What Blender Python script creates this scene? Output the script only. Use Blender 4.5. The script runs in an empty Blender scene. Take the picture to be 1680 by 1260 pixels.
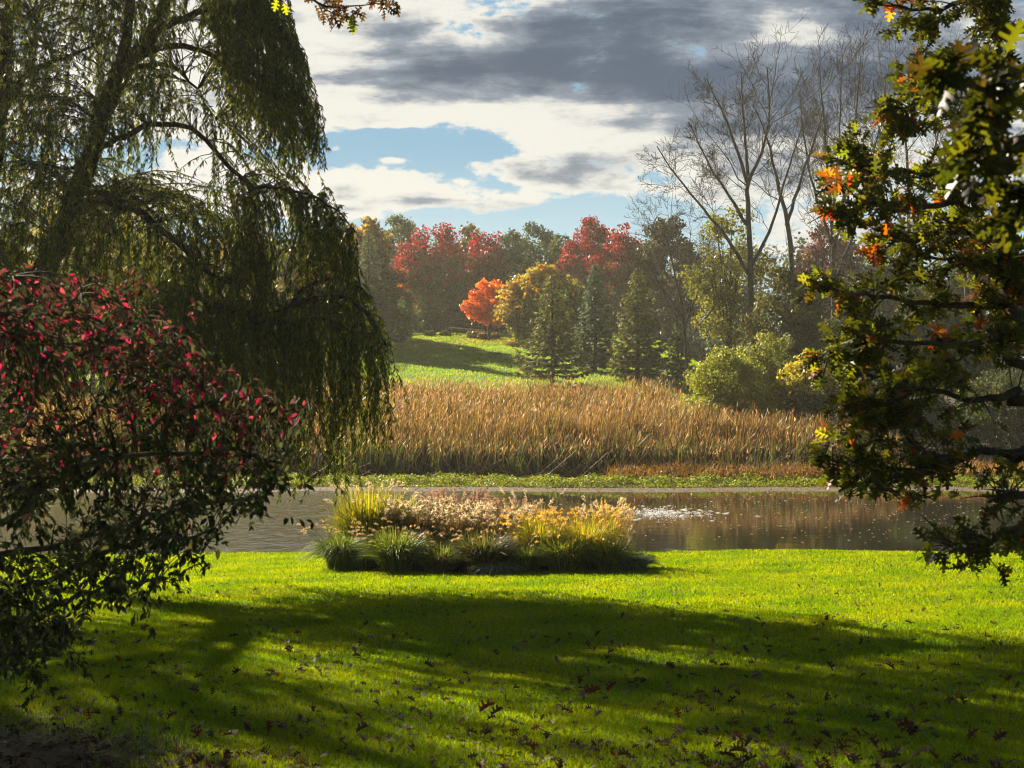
import bpy, math
import numpy as np

# ------------------------------------------------------------------ camera, world, sun, exposure
scene = bpy.context.scene
COL = scene.collection
F, CX, HY, CZ = 2400.0, 840.0, 610.0, 1.7      # focal length / centre / horizon in photo pixels, eye height

cam_d = bpy.data.cameras.new("camera")
cam = bpy.data.objects.new("camera", cam_d)
COL.objects.link(cam)
cam.location = (0, 0, CZ)
cam.rotation_euler = (math.radians(90), 0, 0)
cam_d.sensor_width = 36.0
cam_d.lens = 36.0 * F / 1680.0
cam_d.shift_y = (HY - 630.0) / 1680.0
cam_d.clip_start = 0.1
cam_d.clip_end = 3000
cam_d.dof.use_dof = True
cam_d.dof.focus_distance = 26.0
cam_d.dof.aperture_fstop = 6.3
scene.camera = cam

SUN_AZ = math.radians(-35)       # measured from the view direction, negative = to the left
SUN_EL = math.radians(24.5)
SUN_DIR = np.array([math.sin(SUN_AZ) * math.cos(SUN_EL), math.cos(SUN_AZ) * math.cos(SUN_EL), math.sin(SUN_EL)])
EXPOSURE = 1.75

sun_d = bpy.data.lights.new("sun", 'SUN')
sun_d.energy = 5.0
sun_d.angle = math.radians(0.5)
sun_d.color = (1.0, 0.86, 0.66)
sun = bpy.data.objects.new("sun", sun_d)
COL.objects.link(sun)
sun.location = tuple(SUN_DIR * 200)
import mathutils
sun.rotation_euler = mathutils.Vector(SUN_DIR).to_track_quat('Z', 'Y').to_euler()

vs = scene.view_settings
vs.view_transform = 'Standard'
vs.look = 'None'
vs.exposure = EXPOSURE
vs.gamma = 1.0
vs.use_curve_mapping = False
cy = scene.cycles
cy.max_bounces = 6
cy.diffuse_bounces = 3
cy.glossy_bounces = 3
cy.transmission_bounces = 4
cy.volume_bounces = 0
cy.caustics_reflective = False
cy.caustics_refractive = False
cy.sample_clamp_indirect = 4.0
cy.use_denoising = True
cy.filter_width = 1.1


class Nodes:
    """small helper to write node graphs as expressions"""
    def __init__(self, tree):
        self.t = tree
        self.n = tree.nodes
        self.l = tree.links

    def new(self, typ, **kw):
        x = self.n.new(typ)
        for k, v in kw.items():
            setattr(x, k, v)
        return x

    def put(self, sock, v):
        if isinstance(v, bpy.types.NodeSocket):
            self.l.new(v, sock)
        elif v is not None:
            if isinstance(v, (tuple, list)) and len(v) == 3 and sock.type == 'RGBA':
                v = (*v, 1)
            sock.default_value = v

    def m(self, op, a, b=None, c=None, clamp=False):
        x = self.new('ShaderNodeMath', operation=op, use_clamp=clamp)
        for i, v in enumerate((a, b, c)):
            if v is not None:
                self.put(x.inputs[i], v)
        return x.outputs[0]

    def v(self, op, a, b=None, out=0):
        x = self.new('ShaderNodeVectorMath', operation=op)
        self.put(x.inputs[0], a)
        if b is not None:
            self.put(x.inputs[1], b)
        return x.outputs[out]

    def comb(self, a, b, c=0.0):
        x = self.new('ShaderNodeCombineXYZ')
        for i, v in enumerate((a, b, c)):
            self.put(x.inputs[i], v)
        return x.outputs[0]

    def noise(self, vec, scale, detail=4, rough=0.55, dist=0.0):
        x = self.new('ShaderNodeTexNoise')
        self.put(x.inputs['Vector'], vec)
        x.inputs['Scale'].default_value = scale
        x.inputs['Detail'].default_value = detail
        x.inputs['Roughness'].default_value = rough
        x.inputs['Distortion'].default_value = dist
        return x.outputs[0]

    def mix(self, f, a, b, blend='MIX'):
        x = self.new('ShaderNodeMix', data_type='RGBA', blend_type=blend)
        self.put(x.inputs[0], f)
        self.put(x.inputs[6], a)
        self.put(x.inputs[7], b)
        return x.outputs[2]

    def smooth(self, v, lo, hi):
        x = self.new('ShaderNodeMapRange', interpolation_type='SMOOTHSTEP')
        self.put(x.inputs[0], v)
        x.inputs[1].default_value = lo
        x.inputs[2].default_value = hi
        return x.outputs[0]


# ---- sky: clear Nishita sky with a cloud deck
world = bpy.data.worlds.new("World")
scene.world = world
world.use_nodes = True
world.node_tree.nodes.clear()
W_ = Nodes(world.node_tree)
SKY_STRENGTH = 0.06
sky = W_.new('ShaderNodeTexSky', sky_type='NISHITA', sun_disc=False)
sky.sun_elevation = SUN_EL
sky.sun_rotation = SUN_AZ
sky.air_density = 1.0
sky.dust_density = 0.1
sky.ozone_density = 1.5
tc = W_.new('ShaderNodeTexCoord')
D = tc.outputs['Generated']
sep = W_.new('ShaderNodeSeparateXYZ')
W_.l.new(D, sep.inputs[0])
dx, dy, dz = sep.outputs
yy = W_.m('MAXIMUM', dy, 0.05)
az = W_.m('DIVIDE', dx, yy)          # tangent of the azimuth from the pond's axis
el = W_.m('DIVIDE', dz, yy)          # tangent of the elevation
AE = W_.comb(az, el)


def blob(px, py, sx, sy):
    """soft patch of sky round an azimuth / elevation"""
    c = ((px - CX) / F, (HY - py) / F, 0)
    d = W_.v('SUBTRACT', AE, c)
    d = W_.v('MULTIPLY', d, (F / sx, F / sy, 0))
    q = W_.v('DOT_PRODUCT', d, d, out=1)
    return W_.m('EXPONENT', W_.m('MULTIPLY', q, -1.0))


def total(items):
    s = None
    for w, *b in items:
        g = W_.m('MULTIPLY', blob(*b), w)
        s = g if s is None else W_.m('ADD', s, g)
    return s


zz = W_.m('ADD', W_.m('MAXIMUM', dz, 0.0), 0.10)
plane = W_.comb(W_.m('DIVIDE', dx, zz), W_.m('DIVIDE', dy, zz))
aes = W_.v('MULTIPLY', AE, (9.0, 22.0, 1.0))
n_big = W_.noise(plane, 1.5, 6, 0.55, 0.3)
n_puff = W_.noise(aes, 1.0, 9, 0.62, 0.25)
n_fine = W_.noise(aes, 3.0, 6, 0.6)
n_curl = W_.noise(W_.v('MULTIPLY', AE, (60.0, 110.0, 1.0)), 1.0, 5, 0.65)
n_streak = W_.noise(W_.v('MULTIPLY', AE, (5.0, 34.0, 1.0)), 1.0, 6, 0.6, 0.6)
# coverage: deck high up, gap of blue below it, bank of small cloud low down
deck = W_.smooth(el, (HY - 250) / F, (HY - 145) / F)
cover = W_.m('ADD', W_.m('MULTIPLY', deck, 0.62), total([
    (0.60, 950, 225, 130, 38), (0.55, 1150, 240, 240, 60), (0.36, 900, 285, 90, 18),
    (0.44, 660, 312, 230, 40), (0.35, 800, 335, 110, 14), (0.85, 665, 197, 40, 13), (0.5, 765, 188, 44, 6), (0.6, 645, 262, 24, 7), (0.5, 552, 243, 14, 7),
    (0.35, 1090, 312, 140, 14), (0.4, 500, 320, 130, 46), (0.6, 1450, 250, 300, 110),
    (0.55, 120, 120, 380, 200), (0.3, 1350, 400, 120, 60), (0.4, 500, 190, 60, 30), (0.4, 250, 320, 250, 40),
    (-0.55, 680, 240, 150, 28), (-0.35, 1000, 345, 200, 14), (-0.4, 700, 372, 260, 12), (-.25, 150, 220, 120, 60)]))
cov = W_.m('ADD', cover, W_.m('MULTIPLY', W_.m('SUBTRACT', n_puff, 0.5), 2.0))
cov = W_.m('ADD', cov, W_.m('MULTIPLY', W_.m('SUBTRACT', n_fine, 0.5), 1.3))
cov = W_.m('ADD', cov, W_.m('MULTIPLY', W_.m('SUBTRACT', n_curl, 0.5), 0.7))
alpha = W_.smooth(cov, 0.15, 0.43)
# thickness: grey undersides of the thick cloud
thick = W_.m('ADD', total([
    (0.62, 930, 115, 380, 50), (0.42, 1140, 115, 200, 70), (0.40, 660, 58, 160, 36), (0.40, 1000, 20, 260, 40), (0.25, 640, 130, 200, 24),
    (0.75, 965, 266, 80, 18), (0.75, 570, 312, 34, 16), (0.6, 690, 330, 60, 9), (0.6, 880, 291, 50, 9), (0.5, 1290, 200, 260, 40), (0.4, 1450, 60, 90, 70),
    (0.5, 1400, 280, 200, 40), (0.55, 800, 332, 50, 7), (.5, 1500, 130, 150, 50), (.4, 560, 345, 60, 7), (.4, 1100, 318, 60, 7),
    (-0.75, 780, 70, 110, 22), (-0.75, 1310, 55, 100, 40), (-0.6, 800, 0, 140, 22), (-.5, 1230, 25, 110, 20), (-0.5, 520, 130, 80, 50), (-0.65, 800, 180, 460, 15),
    (-0.4, 1200, 230, 250, 14), (-0.6, 470, 230, 130, 150), (-0.55, 700, 302, 230, 34), (-1.1, 350, -350, 500, 520), (-.4, 150, 150, 300, 250)]),  # the widest blob: unseen bright cloud, added for the pond to reflect
    W_.m('MULTIPLY', W_.m('SUBTRACT', n_big, 0.5), 1.5))
thick = W_.m('ADD', thick, W_.m('MULTIPLY', W_.m('SUBTRACT', n_streak, 0.5), 3.2))
thick = W_.m('ADD', thick, W_.m('MULTIPLY', W_.m('SUBTRACT', n_fine, 0.5), 1.5))
thick = W_.m('ADD', thick, W_.m('MULTIPLY', W_.m('SUBTRACT', n_curl, 0.5), 0.3))
thick = W_.m('ADD', thick, W_.m('MULTIPLY', deck, 0.78))
thick = W_.m('ADD', thick, W_.m('MULTIPLY', W_.m('SUBTRACT', n_puff, 0.5), 2.2))
thick = W_.m('ADD', thick, W_.m('MULTIPLY', W_.m('SUBTRACT', cov, 0.75), 0.35))
dark = W_.smooth(thick, -0.50, 2.1)
K = 1.0 / (SKY_STRENGTH * 2 ** EXPOSURE)
# unseen deck overhead and behind the camera, darkened to lower the ambient light
dull = W_.m('MULTIPLY', W_.smooth(el, 0.5, 1.1), 0.80)
dull = W_.m('MAXIMUM', dull, W_.m('MULTIPLY', W_.smooth(dy, 0.35, -0.2), 0.95))
dark = W_.m('MAXIMUM', dark, dull)
cl = W_.mix(W_.smooth(dark, 0.0, 0.42), (0.85 * K, 0.84 * K, 0.77 * K), (0.30 * K, 0.35 * K, 0.42 * K))
cl = W_.mix(W_.smooth(dark, 0.22, 0.95), cl, (0.070 * K, 0.115 * K, 0.19 * K))
blue = W_.mix(W_.smooth(el, (HY - 400) / F, (HY - 230) / F), (0.40 * K, 0.58 * K, 0.67 * K), (0.20 * K, 0.40 * K, 0.56 * K))
clear = W_.mix(1.0, blue, W_.mix(1.0, sky.outputs[0], (0.06, 0.06, 0.06), 'MULTIPLY'), 'ADD')
skc = W_.mix(alpha, clear, cl)
bg = W_.new('ShaderNodeBackground')
W_.put(bg.inputs[0], skc)
bg.inputs[1].default_value = SKY_STRENGTH
wo = W_.new('ShaderNodeOutputWorld')
W_.l.new(bg.outputs[0], wo.inputs[0])

# ------------------------------------------------------------------ helpers
rng = np.random.default_rng(7)


def P3(px, py, d):
    """place in the world of something seen at photo pixel px, py and standing d metres away"""
    return np.array([(px - CX) / F * d, d, CZ - (py - HY) / F * d])


def tag(o, label=None, cat=None, group=None, kind=None):
    for k, v in (('label', label), ('category', cat), ('group', group), ('kind', kind)):
        if v:
            o[k] = v
    return o


def empty(name, loc, label, cat, group=None):
    o = bpy.data.objects.new(name, None)
    COL.objects.link(o)
    o.location = [float(a) for a in loc]
    o.empty_display_size = 0.3
    return tag(o, label, cat, group)


class MB:
    """collects quads with vertex colours, built as one mesh object"""
    def __init__(self):
        self.v, self.q, self.c, self.n = [], [], [], 0

    def add(self, v, q, c=(0.5, 0.5, 0.5)):
        v = np.asarray(v, float).reshape(-1, 3)
        if len(v) == 0:
            return
        c = np.asarray(c, float)
        if c.ndim == 1:
            c = np.broadcast_to(c, (len(v), 3))
        self.v.append(v)
        self.q.append(np.asarray(q, np.int64).reshape(-1, 4) + self.n)
        self.c.append(c.reshape(-1, 3))
        self.n += len(v)

    def mesh(self, name, mat, origin=(0, 0, 0), smooth=False):
        v = np.concatenate(self.v) - np.asarray(origin, float)
        q = np.concatenate(self.q)
        c = np.concatenate(self.c)
        me = bpy.data.meshes.new(name)
        me.vertices.add(len(v))
        me.vertices.foreach_set('co', v.astype(np.float32).ravel())
        me.loops.add(q.size)
        me.loops.foreach_set('vertex_index', q.astype(np.int32).ravel())
        me.polygons.add(len(q))
        me.polygons.foreach_set('loop_start', np.arange(0, q.size, 4, dtype=np.int32))
        if smooth:
            me.polygons.foreach_set('use_smooth', np.ones(len(q), bool))
        a = me.color_attributes.new('Col', 'FLOAT_COLOR', 'POINT')
        a.data.foreach_set('color', np.c_[np.clip(c, 0, 1), np.ones(len(c))].astype(np.float32).ravel())
        me.update(calc_edges=True)
        me.materials.append(mat)
        return me

    def build(self, name, mat, parent=None, smooth=False, origin=None):
        org = parent.location if parent is not None else (origin if origin is not None else (0, 0, 0))
        o = bpy.data.objects.new(name, self.mesh(name, mat, tuple(org), smooth))
        COL.objects.link(o)
        if parent is not None:
            o.parent = parent
        else:
            o.location = [float(a) for a in org]
        return o


def norm(a):
    return a / np.maximum(np.linalg.norm(a, axis=-1, keepdims=True), 1e-9)


def rand_unit(n):
    return norm(rng.normal(size=(n, 3)))


def basis(X, N):
    X = norm(X)
    Y = norm(np.cross(N, X))
    return X, Y, np.cross(X, Y)


def scatter(mb, tpl, P, X, N, S, C, wid=1.0):
    """copies of a leaf template: P place, X direction, N rough normal, S size, C colour"""
    tv, tq = tpl
    n, k = len(P), len(tv)
    if n == 0:
        return
    X, Y, Z = basis(X, N)
    S = np.broadcast_to(np.asarray(S, float), (n,))[:, None, None]
    w = np.broadcast_to(np.asarray(wid, float), (n,))[:, None, None]
    v = P[:, None] + S * (tv[None, :, 0:1] * X[:, None] + w * tv[None, :, 1:2] * Y[:, None] + tv[None, :, 2:3] * Z[:, None])
    q = tq[None] + (np.arange(n) * k)[:, None, None]
    mb.add(v, q, np.repeat(C, k, axis=0))


LEAF = (np.array([[0, 0, 0], [.45, .5, .06], [1, 0, -.04], [.45, -.5, .06]]), np.array([[0, 3, 2, 1]]))
# pointed oval leaf, folded along the midrib
OVAL = (np.array([[0, 0, 0], [.25, .38, .05], [.6, .42, .06], [1, 0, -.06], [.6, -.42, .06], [.25, -.38, .05], [.35, 0, 0], [.65, 0, -.02]]),
        np.array([[0, 6, 1, 1], [6, 7, 2, 1], [7, 3, 2, 2], [0, 5, 6, 6], [6, 5, 4, 7], [7, 4, 3, 3]]))
OVAL = (OVAL[0], np.array([[0, 6, 2, 1], [6, 7, 3, 2], [0, 5, 4, 6], [6, 4, 3, 7]]))


def oak_template(curl=0.0, cup=0.0, web=0.0):
    h = np.array([(0, .012), (.14, .014), (.2, .05), (.25, .19), (.33, .21), (.33, .07), (.42, .08), (.5, .32), (.6, .35), (.56, .1), (.66, .09),
                  (.78, .29), (.87, .27), (.8, .09), (.9, .08), (1.0, .11), (1.04, .03)])
    h[3:-2, 1] = np.maximum(h[3:-2, 1], .07 + web)
    mid = np.maximum.accumulate(np.where(h[:, 1] < .12, h[:, 0], h[:, 0] * .9))
    vs_, qs = [], []
    k = len(h)
    for i in range(k):
        for s in (0, 1, -1):
            x = mid[i] if s == 0 else h[i, 0]
            y = 0 if s == 0 else s * h[i, 1]
            z = abs(y) * (.25 + cup * 3) - curl * x * x
            vs_.append((x, y, z))
    for i in range(k - 1):
        a, b = 3 * i, 3 * i + 3
        qs.append((a, b, b + 1, a + 1))
        qs.append((a, a + 2, b + 2, b))
    return np.array(vs_, float), np.array(qs)


OAK = oak_template(.12)


def tubes(mb, P, R, sides=5, c=(0.5, 0.5, 0.5)):
    """a batch of N polylines (N,k,3) with radii (N,k)"""
    P = np.asarray(P, float)
    if P.ndim == 2:
        P = P[None]
    R = np.broadcast_to(np.asarray(R, float), P.shape[:2])
    N, k, _ = P.shape
    T = norm(np.gradient(P, axis=1))
    m = norm(P[:, -1] - P[:, 0])
    ref = np.where(np.abs(m[:, 2:3]) > .7, np.array([[1.0, .1, 0]]), np.array([[0.05, 0, 1.0]]))
    U = norm(np.cross(T, ref[:, None]))
    V = np.cross(T, U)
    a = np.linspace(0, 2 * np.pi, sides, endpoint=False)
    v = P[:, :, None] + R[:, :, None, None] * (np.cos(a)[None, None, :, None] * U[:, :, None] + np.sin(a)[None, None, :, None] * V[:, :, None])
    i, j = np.meshgrid(np.arange(k - 1), np.arange(sides), indexing='ij')
    j2 = (j + 1) % sides
    q = np.stack([i * sides + j, i * sides + j2, (i + 1) * sides + j2, (i + 1) * sides + j], -1).reshape(-1, 4)
    q = q[None] + (np.arange(N) * k * sides)[:, None, None]
    c = np.asarray(c, float)
    if c.ndim == 2:
        c = np.repeat(c, k * sides, axis=0)
    mb.add(v, q, c)


def ribbons(mb, P, Wd, side, c):
    """a batch of flat blades: P (N,k,3), half widths (N,k), side (N,3), colour (N,3) or (N,k,3)"""
    N, k, _ = P.shape
    Wd = np.broadcast_to(np.asarray(Wd, float), (N, k))
    s = side[:, None] * Wd[:, :, None]
    v = np.stack([P - s, P + s], 2)
    i = np.arange(k - 1)
    q = np.stack([2 * i, 2 * i + 1, 2 * i + 3, 2 * i + 2], -1)
    q = q[None] + (np.arange(N) * 2 * k)[:, None, None]
    c = np.asarray(c, float)
    if c.ndim == 2:
        c = np.repeat(c[:, None], k, 1)
    mb.add(v, q, np.repeat(c[:, :, None], 2, 2).reshape(-1, 3))


def smooth_line(pts, n, wob=0.0):
    """Catmull-Rom through the given points"""
    p = np.asarray(pts, float)
    p = np.vstack([2 * p[0] - p[1], p, 2 * p[-1] - p[-2]])
    t = np.linspace(0, len(p) - 3 - 1e-6, n)
    i = t.astype(int)
    f = (t - i)[:, None]
    a, b, c, d = p[i], p[i + 1], p[i + 2], p[i + 3]
    r = .5 * ((2 * b) + (c - a) * f + (2 * a - 5 * b + 4 * c - d) * f ** 2 + (3 * b - a - 3 * c + d) * f ** 3)
    if wob:
        w = rng.normal(size=r.shape) * wob
        w[0] = 0
        r = r + w
    return r


def inpoly(poly, x, y):
    p = np.asarray(poly, float)
    r = np.zeros(len(x), bool)
    j = len(p) - 1
    for i in range(len(p)):
        c = ((p[i, 1] > y) != (p[j, 1] > y)) & (x < (p[j, 0] - p[i, 0]) * (y - p[i, 1]) / (p[j, 1] - p[i, 1] + 1e-9) + p[i, 0])
        r ^= c
        j = i
    return r


def fill(poly, n):
    p = np.asarray(poly, float)
    lo, hi = p.min(0), p.max(0)
    out = np.zeros((0, 2))
    while len(out) < n:
        c = rng.uniform(lo, hi, (n * 3, 2))
        out = np.vstack([out, c[inpoly(poly, c[:, 0], c[:, 1])]])
    return out[:n]


def P3v(px, py, d):
    return np.stack([(px - CX) / F * d, d, CZ - (py - HY) / F * d], -1)


def palette(cols, wts, n, jit=.15):
    cols = np.asarray(cols, float)
    w = np.asarray(wts, float)
    i = rng.choice(len(cols), n, p=w / w.sum())
    return cols[i] * rng.uniform(1 - jit, 1 + jit, (n, 1)) * rng.uniform(1 - jit / 2, 1 + jit / 2, (n, 3))


def sst(x, a, b):
    t = np.clip((x - a) / (b - a), 0, 1)
    return t * t * (3 - 2 * t)


def wav(x, y, s, seed=0):
    """cheap smooth pseudo-noise, about -1..1"""
    r = np.random.default_rng(seed)
    o = 0
    for _ in range(5):
        a = r.uniform(0, 2 * np.pi)
        k = r.uniform(.5, 1.6) / s
        o = o + np.sin((x * np.cos(a) + y * np.sin(a)) * k * 2 * np.pi + r.uniform(0, 6.28))
    return o / 5 * 1.6


# ------------------------------------------------------------------ materials
def new_mat(name):
    m = bpy.data.materials.new(name)
    m.use_nodes = True
    m.node_tree.nodes.clear()
    return m, Nodes(m.node_tree)


def leaf_mat(name, trans=0.45, rough=.5, spec=.25, tint=(1.0, 1.0, .6), gain=1.3):
    m, n = new_mat(name)
    a = n.new('ShaderNodeAttribute', attribute_name='Col')
    p = n.new('ShaderNodeBsdfPrincipled')
    n.l.new(a.outputs[0], p.inputs['Base Color'])
    p.inputs['Roughness'].default_value = rough
    p.inputs['Specular IOR Level'].default_value = spec
    t = n.new('ShaderNodeBsdfTranslucent')
    n.put(t.inputs[0], n.mix(1.0, a.outputs[0], tuple(gain * x for x in tint), 'MULTIPLY'))
    x = n.new('ShaderNodeMixShader')
    x.inputs[0].default_value = trans
    n.l.new(p.outputs[0], x.inputs[1])
    n.l.new(t.outputs[0], x.inputs[2])
    o = n.new('ShaderNodeOutputMaterial')
    n.l.new(x.outputs[0], o.inputs[0])
    return m


def bark_mat(name, c1, c2, scale=9.0):
    m, n = new_mat(name)
    g = n.new('ShaderNodeTexCoord').outputs['Object']
    v = n.v('MULTIPLY', g, (1.0, 1.0, .22))
    f = n.noise(v, scale, 6, .65)
    p = n.new('ShaderNodeBsdfPrincipled')
    n.put(p.inputs['Base Color'], n.mix(n.smooth(f, .35, .65), c1, c2))
    p.inputs['Roughness'].default_value = .9
    p.inputs['Specular IOR Level'].default_value = .15
    b = n.new('ShaderNodeBump')
    b.inputs['Strength'].default_value = .8
    b.inputs['Distance'].default_value = .03
    n.l.new(f, b.inputs['Height'])
    n.l.new(b.outputs[0], p.inputs['Normal'])
    o = n.new('ShaderNodeOutputMaterial')
    n.l.new(p.outputs[0], o.inputs[0])
    return m


M_LEAF = leaf_mat('broad_leaf')
M_WILLOW = leaf_mat('willow_leaf', .45, .5, .25, (1.0, 1.0, .35), 1.6)
M_OAK = leaf_mat('oak_leaf', .55, .42, .3, (1.0, 1.0, .28), 2.3)
M_BUSH = leaf_mat('spindle_leaf', .36, .7, .02, (1.0, .9, .8), 1.3)
M_GRASS = leaf_mat('turf_blade', .55, .7, .04, (1.0, 1.0, .3), 1.35)
M_NEEDLE = leaf_mat('conifer_needle', .45, .6, .2, (1, 1, .6), 1.9)
M_REED = leaf_mat('reed_blade', .45, .55, .25, (1.0, .95, .7), 1.3)
M_PLUME = leaf_mat('seed_plume', .55, .7, .1, (1.0, .95, .8), 1.25)
M_DRY = leaf_mat('dry_leaf', .25, .6, .08)
M_BARK = bark_mat('dark_bark', (.035, .027, .02), (.09, .07, .05))
M_WBARK = bark_mat('willow_bark', (.025, .02, .015), (.08, .062, .045), 7.0)
M_PALE = bark_mat('pale_grey_bark', (.055, .045, .036), (.12, .10, .08), 5.0)

# ------------------------------------------------------------------ ground
WATER_Z = -3.0


def ground_z(x, y):
    x = np.asarray(x, float)
    y = np.asarray(y, float)
    crest = 35.6 + 1.2 * np.sin(x * .11 + .4) - .02 * x
    lawn = -.0765 * np.maximum(y, -2) + .045 * wav(x, y, 7.0, 3) * sst(y, 4, 10) + .014 * wav(x, y, 1.7, 4)
    z = lawn
    z = np.where(y > crest, lawn - (y - crest) * .55, z)
    bed = -3.9 + 0 * x
    shore = 57.2 + .5 * wav(x, y * 0, 9.0, 5)
    far = np.where(y < shore + 3, -3.0 + (y - shore) * .03, -2.91)
    far = np.where(y < shore, -3.0 + (y - shore) * .35, far)
    far = np.maximum(far, bed)
    f2 = -2.9 + 1.55 * sst(y, 64, 96)
    hill = np.interp(y, [90, 92, 105, 150, 158, 200, 260], [-1.4, -1.3, .85, 5.4, 5.9, 7.0, 7.5])
    hx = 1 - sst(x, 12.5, 26)
    low = -2.9 + .7 * sst(y, 75, 120) + 4.5 * sst(y, 120, 190)
    up = np.maximum(f2, np.where(y > 91, hill, -9))
    land = up * hx + low * (1 - hx)
    far = np.where(y > shore + 3, land + .03 * wav(x, y, 5, 6), far)
    return np.where(y > 46, far, np.maximum(z, bed))


def zg(x, y):
    return float(ground_z(np.array([x]), np.array([y]))[0])


xs = np.unique(np.r_[np.linspace(-230, -45, 40), np.linspace(-45, 45, 240), np.linspace(45, 230, 40)])
ys = np.unique(np.r_[np.linspace(-60, 0, 20), np.linspace(0, 34, 140), np.linspace(34, 40, 40), np.linspace(40, 55, 14), np.linspace(55, 66, 60),
                     np.linspace(66, 170, 150), np.linspace(170, 245, 30)])
GX, GY = np.meshgrid(xs, ys)
GZ = ground_z(GX, GY)
ny, nx = GX.shape
ii, jj = np.meshgrid(np.arange(ny - 1), np.arange(nx - 1), indexing='ij')
gq = np.stack([ii * nx + jj, ii * nx + jj + 1, (ii + 1) * nx + jj + 1, (ii + 1) * nx + jj], -1).reshape(-1, 4)
LAWN = np.array([.085, .15, .004])
gc = np.broadcast_to(LAWN, GX.shape + (3,)).copy()
shore_y = 57.2 + .5 * wav(GX, GY * 0, 9.0, 5)
mud = (GY > 38) & (GY < shore_y + 2.6)
gc[mud] = (.16, .135, .10)
gc[(GY >= shore_y + 2.6) & (GY < 66)] = (.10, .10, .02)
gc[(GY >= 64) & (GY < 92)] = (.10, .07, .03)
far = GY >= 92
gc[far] = (.11, .20, .004)
wood = (GX > 14 + (GY - 92) * .06) & (GY > 70)
gc[wood] = (.06, .055, .025)
gc[(GY > 158)] = (.05, .05, .02)
mulchc = np.exp(-(((GX + 4.6) / 2.6) ** 2 + ((GY - 8.9) / 1.55) ** 2) ** 2)
gc = gc * (1 - mulchc[..., None]) + np.array([.05, .032, .022]) * mulchc[..., None]
leafy = np.exp(-(((GX + 1.0) / 9) ** 2 + ((GY - 146) / 5) ** 2))
m_g, n = new_mat('turf_and_soil')
a = n.new('ShaderNodeAttribute', attribute_name='Col')
g = n.new('ShaderNodeTexCoord').outputs['Object']
f1 = n.noise(g, 1.2, 5, .6)
f2 = n.noise(g, 14.0, 4, .6)
c = n.mix(n.m('MULTIPLY', n.smooth(f1, .35, .7), .45), a.outputs[0], n.mix(1.0, a.outputs[0], (1.5, 1.15, .9), 'MULTIPLY'))
c = n.mix(n.m('MULTIPLY', n.smooth(f2, .4, .7), .5), c, n.mix(1.0, c, (.5, .55, .6), 'MULTIPLY'))
p = n.new('ShaderNodeBsdfPrincipled')
n.put(p.inputs['Base Color'], c)
p.inputs['Roughness'].default_value = .85
p.inputs['Specular IOR Level'].default_value = .15
b = n.new('ShaderNodeBump')
b.inputs['Strength'].default_value = 1.0
b.inputs['Distance'].default_value = .06
n.l.new(n.noise(g, 22.0, 4, .7), b.inputs['Height'])
n.l.new(b.outputs[0], p.inputs['Normal'])
o = n.new('ShaderNodeOutputMaterial')
n.l.new(p.outputs[0], o.inputs[0])
mb = MB()
mb.add(np.stack([GX, GY, GZ], -1), gq, gc.reshape(-1, 3))
tag(mb.build('ground', m_g, smooth=True), 'mown green park ground falling to the pond and rising beyond it', kind='structure')

# pond
m_w, n = new_mat('pond_water')
g = n.new('ShaderNodeTexCoord').outputs['Object']
sx = n.new('ShaderNodeSeparateXYZ')
n.l.new(g, sx.inputs[0])
breeze = n.smooth(n.m('ADD', sx.outputs[0], n.m('MULTIPLY', n.noise(n.v('MULTIPLY', g, (.25, .5, 1)), 1.0, 3), 3.0)), 2.5, -2.5)
rip = n.noise(n.v('MULTIPLY', g, (1.5, .55, 1.0)), 1.6, 4, .6)
rip2 = n.noise(n.v('MULTIPLY', g, (.5, 1.6, 1.0)), 1.2, 2, .5)
hgt = n.m('ADD', n.m('MULTIPLY', rip, n.m('ADD', .10, n.m('MULTIPLY', breeze, 5.0))), n.m('MULTIPLY', rip2, .14))
b = n.new('ShaderNodeBump')
b.inputs['Strength'].default_value = .55
b.inputs['Distance'].default_value = .05
n.l.new(hgt, b.inputs['Height'])
p = n.new('ShaderNodeBsdfPrincipled')
n.put(p.inputs['Base Color'], (.020, .019, .012))
n.put(p.inputs['Roughness'], n.m('ADD', .05, n.m('MULTIPLY', breeze, .03)))
p.inputs['IOR'].default_value = 1.33
n.l.new(b.outputs[0], p.inputs['Normal'])
o = n.new('ShaderNodeOutputMaterial')
n.l.new(p.outputs[0], o.inputs[0])
mb = MB()
mb.add([(-110, 33, WATER_Z), (110, 33, WATER_Z), (110, 61, WATER_Z), (-110, 61, WATER_Z)], [(0, 1, 2, 3)])
tag(mb.build('pond_water', m_w), 'calm brown pond reflecting reeds and trees', kind='structure')

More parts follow.
